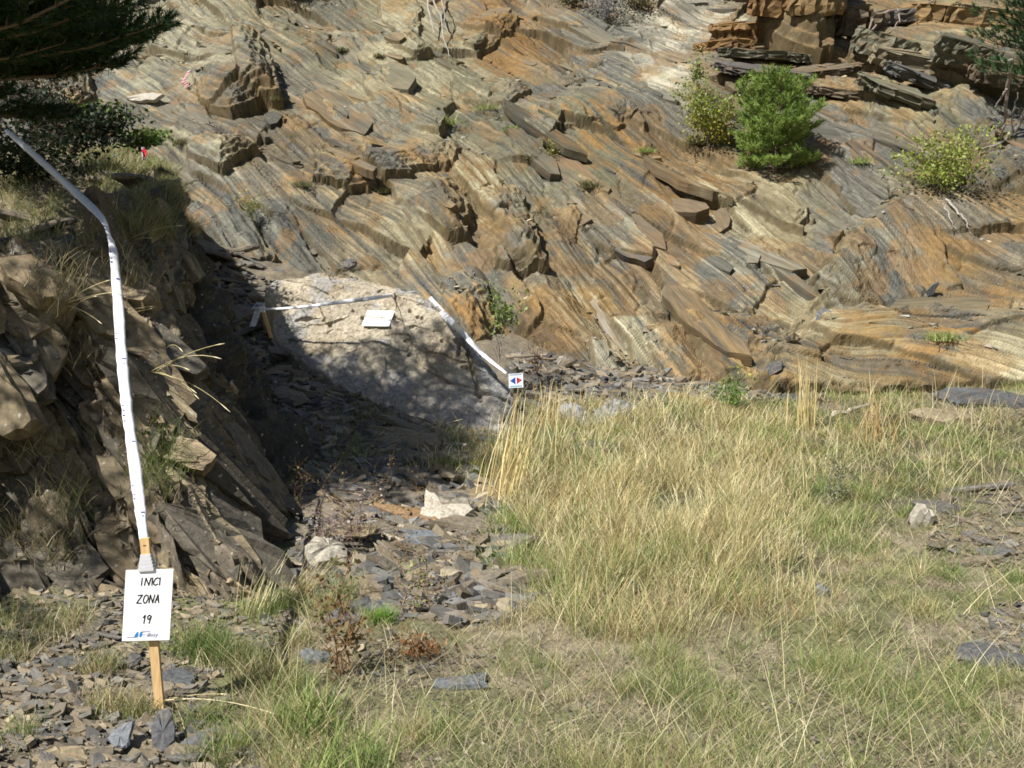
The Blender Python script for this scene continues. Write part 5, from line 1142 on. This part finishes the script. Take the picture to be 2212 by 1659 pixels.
#==PART3==
# ------------------------------------------------------------------ trees and shrubs
def needle_mesh(O, D, K, ln, wd, spread, cols):
    n = len(O); o = np.repeat(O, K, 0); d = np.repeat(D, K, 0) + rng.normal(0, spread, (n * K, 3)); d /= np.linalg.norm(d, axis=1, keepdims=True)
    o = o - np.repeat(D, K, 0) * (rng.random((n * K, 1)) * ln * 1.1)
    l = ln * (.6 + .6 * rng.random((n * K, 1))); s_ = np.cross(d, rng.normal(0, 1, (n * K, 3))); s_ /= np.linalg.norm(s_, axis=1, keepdims=True)
    V = np.stack([o - s_ * wd / 2, o + s_ * wd / 2, o + d * l], 1).reshape(-1, 3); T = np.arange(n * K * 3).reshape(-1, 3)
    c = np.repeat(cols, K, 0) * (.75 + .5 * rng.random((n * K, 1))); return V, T, np.repeat(c, 3, 0)
def pine(base, height, z0, blen, nb, label, seed, needle=.07, wd=.004, K=45, green=((.05, .11, .03), (.075, .15, .035)), trunk_r=.1, prof=None, tuft_step=.16, elev=(.05, .5), zpow=1.0, name='pine_tree', side=None, cat='tree', lean=(0, 0), twig=.4):
    r = np.random.default_rng(seed); root = empty(name, base, label, cat); base = np.asarray(base, float)
    m = MB(); tz = np.linspace(0, height, 8); tr = [base + [lean[0] * (z / height) ** 1.3 + .03 * math.sin(z * 2), lean[1] * z / height, z] for z in tz]; tr[0] = tr[0] - [0, 0, .2]
    m.tube(tr, np.linspace(trunk_r, trunk_r * .15, 8), 8, (.17, .12, .085))
    O, D = [tr[-1]], [np.array([0, 0, 1.])]
    for i in range(nb):
        f = (i + r.random()) / nb; z = z0 + (height * .97 - z0) * f ** zpow; az = i * 2.39996 + r.normal(0, .3)
        if side is not None and f < side[1]: az = side[0] + r.normal(0, .55)
        l = blen * (prof(f ** zpow) if prof else (1 - f) ** .8 + .12) * (.75 + .4 * r.random()); el = elev[0] + (elev[1] - elev[0]) * f + r.normal(0, .1)
        st = base + [lean[0] * (z / height) ** 1.3, lean[1] * z / height, z]; pts = []
        for s in np.linspace(0, 1, 6): pts.append(st + np.array([math.cos(az) * l * s, math.sin(az) * l * s, l * (math.sin(el) * s - .12 * s * s + .22 * s ** 3)]))
        m.tube(pts, np.linspace(trunk_r * .28, .006, 6), 5, (.16, .115, .08))
        pts = np.array(pts); ns = max(3, int(l / tuft_step))
        for k in range(ns):
            s = .3 + .7 * (k + .5) / ns; p = np.array([np.interp(s, np.linspace(0, 1, 6), pts[:, j]) for j in range(3)]); t = unit(pts[-1] - pts[-2])
            for sg in (-1, 1):
                if r.random() < .15: continue
                q = unit(t + sg * np.array([-math.sin(az), math.cos(az), 0]) * (.8 + .3 * r.random()) + [0, 0, .35 * r.random()]); tl = l * twig * (1.15 - s) * (.7 + .5 * r.random()) + .05
                e = p + q * tl + [0, 0, .05 * tl]
                m.tube([p, e], [.005, .003], 3, (.17, .12, .08)); nt_ = max(1, int(tl / (tuft_step * .75)))
                for u in range(nt_): O.append(p + (e - p) * (u + 1) / nt_); D.append(unit(q + [0, 0, .35] + r.normal(0, .25, 3)))
        O.append(pts[-1]); D.append(unit(t + [0, 0, .4]))
    O, D = np.array(O), np.array(D); g = np.array(green); cols = g[0] + (g[1] - g[0]) * r.random((len(O), 1))
    m.build('trunk', M_BARK, root)
    V, T, c = needle_mesh(O, D, K, needle, wd, .55, cols)
    o = mesh_np('crown', V, None, T, c, [M_NEEDLE]); keep_world(o, root); return root
def ground_or_crop(x, y):
    d = (OP[..., 0] - x) ** 2 + (OP[..., 1] - y) ** 2; k = np.argmin(d); z = float(gz(x, y))
    return max(z, OP.reshape(-1, 3)[k, 2]) if d.ravel()[k] < .3 else z
zA = ground_or_crop(-5.1, 6.9)
pine((-5.1, 6.9, zA), 8.6 - zA, 1.5, 2.25, 104, 'big dark pine overhanging the outcrop at the upper left corner', 1, .09, .008, 60, ((.014, .036, .01), (.03, .075, .018)), .13, tuft_step=.13, side=(.12, .4), elev=(.0, .5), zpow=1.7, prof=lambda f: (1.0 if f < .13 else .7 * (1 - f) ** .9 + .16))
zB = float(gz(-5.6, 3.6))
pine((-5.9, 3.6, zB), 6.4, 1.6, 1.8, 40, 'pine behind the big dark pine, its top shading the outcrop face', 2, .1, .008, 46, ((.035, .085, .022), (.06, .13, .03)), .12, tuft_step=.2)
zC = ground_or_crop(-8.3, 5.2)
pine((-8.3, 5.2, zC), 6.0, 1.4, 1.9, 26, 'pine farther left, shading the left end of the outcrop', 6, .1, .008, 44, ((.035, .085, .022), (.06, .13, .03)), .12, tuft_step=.22)
pRb = spt(2335, 345)
pine(pRb, 4.6, 1.3, 1.6, 36, 'dark pine with bare dead limbs at the upper right edge', 3, .1, .009, 46, ((.03, .075, .025), (.05, .12, .035)), .11, tuft_step=.18, side=(3.0, .5))
# young bright pine on the slope
b = spt(1672, 372)
pine(b, 1.42, .06, .72, 80, 'young bright green pine growing on the rock slope', 4, .08, .0095, 40, ((.15, .24, .045), (.32, .43, .1)), .04, prof=lambda f: .98 * math.sqrt(max(.03, 1 - ((f - .36) / .68) ** 2)), tuft_step=.1, elev=(.0, .9), name='young_pine', lean=(.02, 0), twig=.5)
def shrub(name, base, w_, h, n, cols, label, seed, leaf=.03, stems=7, cat='shrub', shape=None, bare=False, dens_low=.2, stemcol=(.16, .12, .09), sr=.006):
    r = np.random.default_rng(seed); root = empty(name, base, label, cat); base = np.asarray(base, float); m = MB(); tips = []
    for i in range(stems):
        az = r.random() * 6.28; ln_ = h * (.6 + .45 * r.random()) ; out = w_ / 2 * r.random() ** .5
        P = [base + np.array([math.cos(az) * out * s ** 1.2 + .04 * r.normal(), math.sin(az) * out * s ** 1.2 * .8, ln_ * s * (1 - .25 * (out / (w_ / 2 + 1e-6)) ** 2)]) for s in np.linspace(0, 1, 6)]
        P[0] = base + [.02 * r.normal(), .02 * r.normal(), -.05]; m.tube(P, np.linspace(sr, sr * .3, 6), 4, stemcol); P = np.array(P)
        for k in range(9):
            s = dens_low + (1 - dens_low) * r.random(); p = np.array([np.interp(s, np.linspace(0, 1, 6), P[:, j]) for j in range(3)]); q = p + r.normal(0, 1, 3) * [.16 * w_, .14 * w_, .07 * h] ; m.tube([p, (p + q) / 2 + [0, 0, .02 * h], q], [sr * .4, sr * .3, sr * .2], 3, stemcol); tips += [p * .5 + q * .5, q, p * .25 + q * .75]
    m.build('stem', M_BARK, root)
    if n:
        T0 = np.array(tips); k = r.integers(len(T0), size=n); P = T0[k] + r.normal(0, 1, (n, 3)) * [.05 * w_ + leaf, .05 * w_ + leaf, .04 * h]
        if shape is not None: P = P[shape((P - base) / [w_ / 2, w_ / 2, h])]; n = len(P)
        d = r.normal(0, 1, (n, 3)); d /= np.linalg.norm(d, axis=1, keepdims=True); e = np.cross(d, r.normal(0, 1, (n, 3))); e /= np.linalg.norm(e, axis=1, keepdims=True)
        l = leaf * (.6 + .7 * r.random((n, 1))); V = np.stack([P - d * l / 2, P + e * l * .35, P + d * l / 2, P - e * l * .35], 1).reshape(-1, 3); Q = np.arange(n * 4).reshape(-1, 4)
        hrel = np.clip((P[:, 2] - base[2]) / h, 0, 1); cc_ = np.asarray(cols)
        pick = np.clip((hrel * (len(cc_) - 1) + r.normal(0, .7, n)).round().astype(int), 0, len(cc_) - 1); c = cc_[pick] * (.7 + .6 * r.random((n, 1)))
        o = mesh_np('foliage', V, Q, None, np.repeat(c, 4, 0), [M_LEAF]); keep_world(o, root)
    return root
YG = [(.34, .28, .04), (.33, .31, .05), (.24, .28, .05), (.2, .26, .06), (.26, .3, .1)]
shrub('birch_sapling', spt(1530, 325), 1.15, 1.35, 2000, YG, 'yellow-green birch sapling left of the young pine', 11, .055, 9, 'sapling')
shrub('birch_sapling', spt(1508, 285), .6, 1.5, 620, YG[2:], 'thin sparse birch shoot above the yellow-green sapling', 12, .055, 5, 'sapling')
shrub('birch_sapling', spt(2028, 418), 1.45, 1.25, 2400, [(.2, .26, .05), (.26, .31, .06), (.3, .33, .08), (.25, .3, .08)], 'leafy green birch sapling on the right of the slope', 13, .055, 12, 'sapling')
shrub('birch_sapling', spt(2040, 330), .4, .5, 60, YG[2:], 'wispy birch shoot above the leafy sapling on the right', 14, .04, 3, 'sapling')
bb = at(1075, 775, 11.6)
shrub('birch_sapling', bb, .42, .98, 420, [(.2, .26, .06), (.18, .25, .06), (.24, .3, .09)], 'small thin stemmed birch in the notch right of the boulder', 15, .045, 5, 'sapling', dens_low=.6, stemcol=(.3, .26, .22))
shrub('red_twig_bush', at(1160, 800, 12.2), .8, .75, 60, [(.3, .2, .06), (.35, .3, .1)], 'sparse reddish twigs right of the small birch', 16, .03, 10, 'bush', stemcol=(.2, .12, .09), sr=.004)
shrub('yellow_flower_plant', gpt(1585, 880), .45, .62, 420, [(.13, .24, .05), (.16, .28, .06), (.2, .28, .07), (.55, .5, .1)], 'green plant with small yellow flowers at the slope foot', 17, .035, 16, 'plant', stemcol=(.15, .22, .06), sr=.004)
shrub('yellow_flower_plant', spt(543, 470), .42, .42, 300, [(.2, .22, .09), (.24, .25, .1), (.55, .46, .06)], 'small yellow flowered plant on grey slate upper left', 18, .03, 18, 'plant', stemcol=(.22, .22, .1), sr=.004)
shrub('yellow_flower_plant', spt(1187, 350), .35, .42, 200, [(.2, .18, .05), (.25, .24, .07), (.52, .45, .1)], 'yellowish flowering plant in mid slope', 19, .035, 9, 'plant', stemcol=(.2, .2, .08), sr=.004)
# low dark juniper and bushes on the left ledge
def jun(px, py, Y, w_, h, n, label, seed, cols, leaf=.05): return shrub('juniper_bush', at(px, py, Y), w_, h, n, cols, label, seed, leaf, 14, 'bush', stemcol=(.1, .08, .06))
JD = [(.012, .022, .009), (.018, .03, .012), (.024, .04, .015)]; JB = [(.07, .13, .02), (.12, .2, .03), (.16, .24, .04)]  # JD: foliage darkened to paint in shadow; JB: green of the sunlit tips
jun(70, 400, 9.6, 1.5, .75, 2600, 'large dark juniper bush at the left edge', 21, JD + [(.05, .03, .015)])
jun(160, 330, 10.2, 1.3, .7, 2200, 'dark juniper bush behind the end of the tape', 22, JD)
jun(225, 305, 10.6, .8, .45, 1100, 'dark juniper bush with brighter tips above the grassy ledge', 23, JD + JB[:2])
jun(305, 318, 10.8, .55, .22, 700, 'low bright green juniper spray beside the red ribbon', 24, JB)
shrub('heather_bush', at(70, 260, 12), 1.5, .8, 1500, [(.05, .03, .015), (.03, .03, .015), (.025, .035, .015)], 'dark brownish bush under the big pine', 25, .05, 14, 'bush', stemcol=(.1, .08, .06))
# bushes along the top of the slope
shrub('grey_bush', spt(1305, 42), 1.5, 1.0, 900, [(.2, .19, .18), (.26, .25, .24), (.22, .21, .2)], 'grey dead looking bush at the top of the slope', 31, .05, 22, 'bush', stemcol=(.3, .29, .28), sr=.008)
shrub('green_bush', spt(1235, 18), 1.0, .7, 900, [(.09, .1, .05), (.12, .13, .06)], 'dark green bush left of the grey bush', 32, .06, 10, 'bush')
shrub('olive_bush', spt(1372, 22), .8, .55, 700, [(.16, .14, .05), (.2, .17, .06)], 'olive brown bush right of the grey bush', 33, .06, 10, 'bush')
shrub('green_bush', spt(637, 14), .8, .5, 700, [(.07, .075, .05), (.1, .1, .07)], 'dark small bush at the top edge left of middle', 34, .06, 10, 'bush')
# cushions of grass and thyme on the ledges
for i, (px, py, w_, h, gr, lab) in enumerate([(965, 268, .42, .2, 1, 'round olive grass cushion in upper mid slope'), (655, 405, .3, .14, 0, 'olive cushion left of the broken ledge'), (1053, 238, .4, .12, 1, 'flat grassy tuft right of the round cushion'), (600, 233, .25, .14, 0, 'small cushion below the dark overhang'),
   (1272, 408, .3, .2, 0, 'small dark green plant in the middle of the slope'), (828, 418, .15, .12, 0, 'little brown tuft under the broken ledge'), (1105, 285, .2, .15, 1, 'grass tuft below the flat grassy tuft'), (740, 130 - 18, .2, .12, 0, 'tiny tuft near the top left of the slope'),
   (395, 312, .25, .12, 0, 'small tuft on the left rock near the bright juniper'), (1860, 355, .35, .15, 1, 'thin grass between the young pine and right sapling'), (1145, 340, .25, .1, 0, 'green mat left of the yellowish plant'), (1500, 320, .3, .2, 0, 'dark tuft under the birch sapling'), (1395, 330, .3, .12, 1, 'dry tuft left of the birch sapling base'), (2030, 740, .4, .2, 1, 'dry grass on the lower right rock'), (820, 125, .2, .1, 0, 'small tuft right of the dark overhang')]):
    p = spt(px, py); n = 260; cols = GREEN[[0, 2, 4]] * .9 if gr else np.array([(.14, .14, .06), (.18, .17, .08)])
    clump('grass_cushion', p, n, h * .4, h, w_ * .28, 0, 3, cols, lab, 'grass cushion', lean=(.1, .9), bend=(.1, .6), wd=.012)
# bramble twigs in the gully
for (px, py, w_, h, seed, lab) in [(760, 1190, .55, .5, 41, 'leafless thorny bush with pale seed heads in the gully'), (700, 1200, .4, .45, 42, 'thin bare twigs left of the thorny bush'), (915, 1290, .2, .45, 43, 'single leafy weed rising from the sunny rubble'), (880, 1330, .15, .4, 44, 'slender weed with small leaves beside the bright tuft')]:
    shrub('thorny_bush' if seed < 43 else 'tall_weed', gpt(px, py), w_, h, 130 if seed < 43 else 70, [(.45, .4, .36), (.3, .26, .1), (.5, .45, .42)] if seed < 43 else [(.22, .26, .08), (.3, .3, .12)], lab, seed, .026, 10 if seed < 43 else 3, 'bush' if seed < 43 else 'weed', stemcol=(.3, .22, .18), sr=.0055)
shrub('tall_weed', gpt(735, 900), .3, .65, 300, [(.16, .1, .04), (.2, .12, .05), (.16, .16, .06)], 'reddish brown dock weed in the shady gully', 45, .03, 5, 'weed', stemcol=(.2, .1, .05), sr=.005)
shrub('tall_weed', gpt(785, 860), .35, .6, 500, [(.08, .12, .03), (.1, .14, .04)], 'dark green weed before the shaded foot of the boulder', 46, .035, 6, 'weed', stemcol=(.12, .12, .06), sr=.005)
shrub('grey_weed', gpt(1800, 1090), .25, .5, 240, [(.2, .22, .14), (.24, .25, .17)], 'grey-green thistle standing in the grass right of centre', 47, .025, 4, 'weed', stemcol=(.2, .2, .13), sr=.004)
shrub('brown_weed', gpt(905, 1425), .2, .14, 220, [(.3, .15, .06), (.25, .13, .06)], 'rusty brown withered plant in the foreground', 48, .025, 8, 'weed', stemcol=(.25, .13, .06), sr=.003)
rw = np.random.default_rng(61)
for i, (px, py) in enumerate([(690, 960), (800, 930), (860, 880), (930, 890), (985, 930), (720, 1060), (820, 1080), (640, 1120), (900, 1050), (680, 860), (1000, 880), (760, 960), (640, 1010), (870, 1230), (1010, 1230)]):
    shrub('dry_weed', gpt(px, py), .25, .25 + .3 * rw.random(), 60, [(.2, .13, .05), (.26, .19, .08), (.14, .15, .05)], 'thin dry weed standing in the gully rubble', 70 + i, .018, 3, 'weed', stemcol=(.24, .15, .08), sr=.003)['group'] = 'dry weeds in the gully rubble'
# ------------------------------------------------------------------ dead wood
def branch(paths, rad, col, label, name='dead_branch', cat='branch'):
    m = MB()
    for P, k in paths:
        S = cr_spline(np.asarray(P, float)[:, None], 14, 0)[:, 0] + rng.normal(0, .012, (14, 3)); m.tube(S, np.linspace(rad * k, rad * k * .3, 14), 6, col)
    return tag(m.build(name, M_BARK), label, cat)
G_ = (.34, .31, .28)
def sp2(px, py, off=-.15): p = spt(px, py); return p + EN * -off
branch([([sp2(932, -10, -.6), sp2(930, 30, -.5), sp2(928, 55, -.4), sp2(940, 85, -.15)], 1), ([sp2(930, 30, -.5), sp2(950, 65, -.4), sp2(962, 100, -.1), sp2(972, 125, -.05)], .6), ([sp2(935, 10, -.5), sp2(955, 40, -.4), sp2(968, 90, -.1)], .5)], .035, G_, 'bare grey branches hanging over a dark cleft at the top')
e = spt(2105, 335)
branch([([at(2260, 180, e[1] - 1.0), at(2212, 245, e[1] - .7), at(2190, 285, e[1] - .5), at(2150, 315, e[1] - .25), e + [0, -.1, .08]], 1), ([at(2190, 285, e[1] - .5), at(2186, 250, e[1] - .6), at(2200, 200, e[1] - .8)], .6), ([at(2150, 315, e[1] - .25), at(2130, 318, e[1] - .2), at(2108, 345, e[1])], .5)], .035, (.26, .23, .21), 'grey dead limb reaching left toward the right sapling')
e = spt(2160, 320)
branch([([at(2182, 130, e[1] - .8), at(2176, 190, e[1] - .5), at(2170, 250, e[1] - .25), e], 1), ([at(2176, 190, e[1] - .5), at(2160, 215, e[1] - .4), at(2145, 235, e[1] - .3)], .5)], .045, (.24, .2, .17), 'thin bare trunk below the dark right pine')
branch([([sp2(1870, 75, -.3), sp2(1930, 50, -.3), sp2(2000, 30, -.25), sp2(2010, 5, -.2)], 1), ([sp2(1900, 62, -.3), sp2(1870, 95, -.2), sp2(1850, 110, -.2)], .6), ([sp2(1930, 50, -.3), sp2(1935, 70, -.2), sp2(1900, 95, -.1)], .5), ([sp2(1880, 70, -.3), sp2(1860, 105, -.15), sp2(1845, 130, -.1)], .5), ([sp2(2000, 30, -.25), sp2(1990, 45, -.1), sp2(1975, 60, -.1)], .5)], .04, (.25, .2, .16), 'tangle of exposed roots on the upper right ledge', 'root_tangle', 'roots')
branch([([gpt(1795, 905) + [0, 0, .05], gpt(1840, 893) + [0, 0, .06], gpt(1880, 882) + [0, 0, .05]], 1)], .035, (.42, .37, .29), 'pale dead stick lying at the far edge of the field')
e = spt(2040, 440)
branch([([e + [0, -.05, .05], spt(2075, 475) + EN * .08, spt(2095, 510) + EN * .05], 1), ([e, spt(2060, 500) + EN * .06], .6)], .02, (.36, .33, .3), 'pale bare roots hanging below the right sapling', 'root_tangle', 'roots')
# ------------------------------------------------------------------ ribbons, netting, litter
p = spt(405, 190); m = MB(); q = [p + EN * .12 + np.array([a * .01, 0, b * .01]) for a, b in [(6, 22), (2, 14), (-3, 8), (-6, 0), (2, -4), (-1, -9), (8, -6)]]
for i, (a, b) in enumerate(zip(q[:-1], q[1:])):
    for k in range(3):
        c0, c1 = a + (b - a) * k / 3, a + (b - a) * (k + 1) / 3; s_ = np.array([.035, -.01 * (k % 2), .015]); m.add([c0 - s_, c0 + s_, c1 + s_, c1 - s_], [[0, 1, 2, 3]], (), (.6, .08, .14) if (k + i) % 2 else (.75, .65, .66))
o = m.build('ribbon', M_TAPE); tag(o, 'crumpled red and white ribbon on the rock upper left', 'ribbon')
p = at(311, 345, 10.4)
fs = empty('ribbon_stake', p, 'thin stake with a red ribbon on the grassy ledge', 'stake'); m = MB(); m.tube([p, at(309, 318, 10.4)], [.02, .018], 6, (.45, .45, .45)); m.build('post', M_BARK, fs)
m = MB(); a, b = at(308, 322, 10.36), at(312, 340, 10.34); s_ = np.array([.022, -.006, .008]); mid = (a + b) / 2 + [.015, 0, 0]
m.add([a - s_, a + s_, mid + s_ * 1.3, mid - s_, b + s_ * .8, b - s_ * .8], [[0, 1, 2, 3], [3, 2, 4, 5]], (), (.5, .03, .05)); m.build('ribbon', M_TAPE, fs)
def netting(px0, px1, pya, pyb, hump, label, seed, skew=0):
    a, b = gpt(px0, pya), gpt(px1, pyb); u = np.linspace(0, 1, 60); v = np.linspace(0, 1, 26); UU, VV = np.meshgrid(u, v); ax_ = b - a; wdt = .5
    X_ = a[0] + ax_[0] * UU + skew * VV; Y_ = a[1] + ax_[1] * UU + wdt * VV; Z_ = gz(X_, Y_) + hump * np.sin(np.pi * np.clip(VV, 0, 1)) ** .7 * (np.sin(np.pi * np.clip(UU, .04, .96)) ** .6) + (fbm(UU * 6, VV * 6, seed, 3) - .5) * .1 + .02
    c = np.array((.27, .27, .265)) * (.6 + .8 * fbm(UU * 60, VV * 30, seed + 1, 2)[..., None])
    o = mesh_np('netting', np.stack([X_, Y_, Z_], -1), grid_quads(*UU.shape), None, c.reshape(-1, 3), [M_CHIP]); md = o.modifiers.new('thickness', 'SOLIDIFY'); md.thickness = .02; return tag(o, label, 'netting')
netting(1200, 1275, 915, 905, .17, 'grey humped netting beside the tall straw', 1)
netting(1280, 1375, 912, 886, .08, 'grey triangular flap of netting at the grass edge', 5)
def litter(p, s, col, label):
    r = np.random.default_rng(int(s * 1e4)); V = r.normal(0, s, (14, 3)) * [1, 1, .6]; m = MB(); m.add(V, (), [list(r.choice(14, 3, False)) for _ in range(26)], col); return tag(m.build('crumpled_paper', M_PLAIN), label, 'litter')
litter(gpt(936, 1258) + [0, 0, .02], .025, (.75, .75, .78), 'crumpled white paper on the sunny slates')
litter(gpt(1108, 925) + [0, 0, .02], .03, (.8, .78, .8), 'white scrap of paper below the boulder corner') if False else None
litter(gpt(2010, 1243) + [0, 0, .02], .02, (.55, .68, .62), 'pale green scrap of plastic in the right rubble')
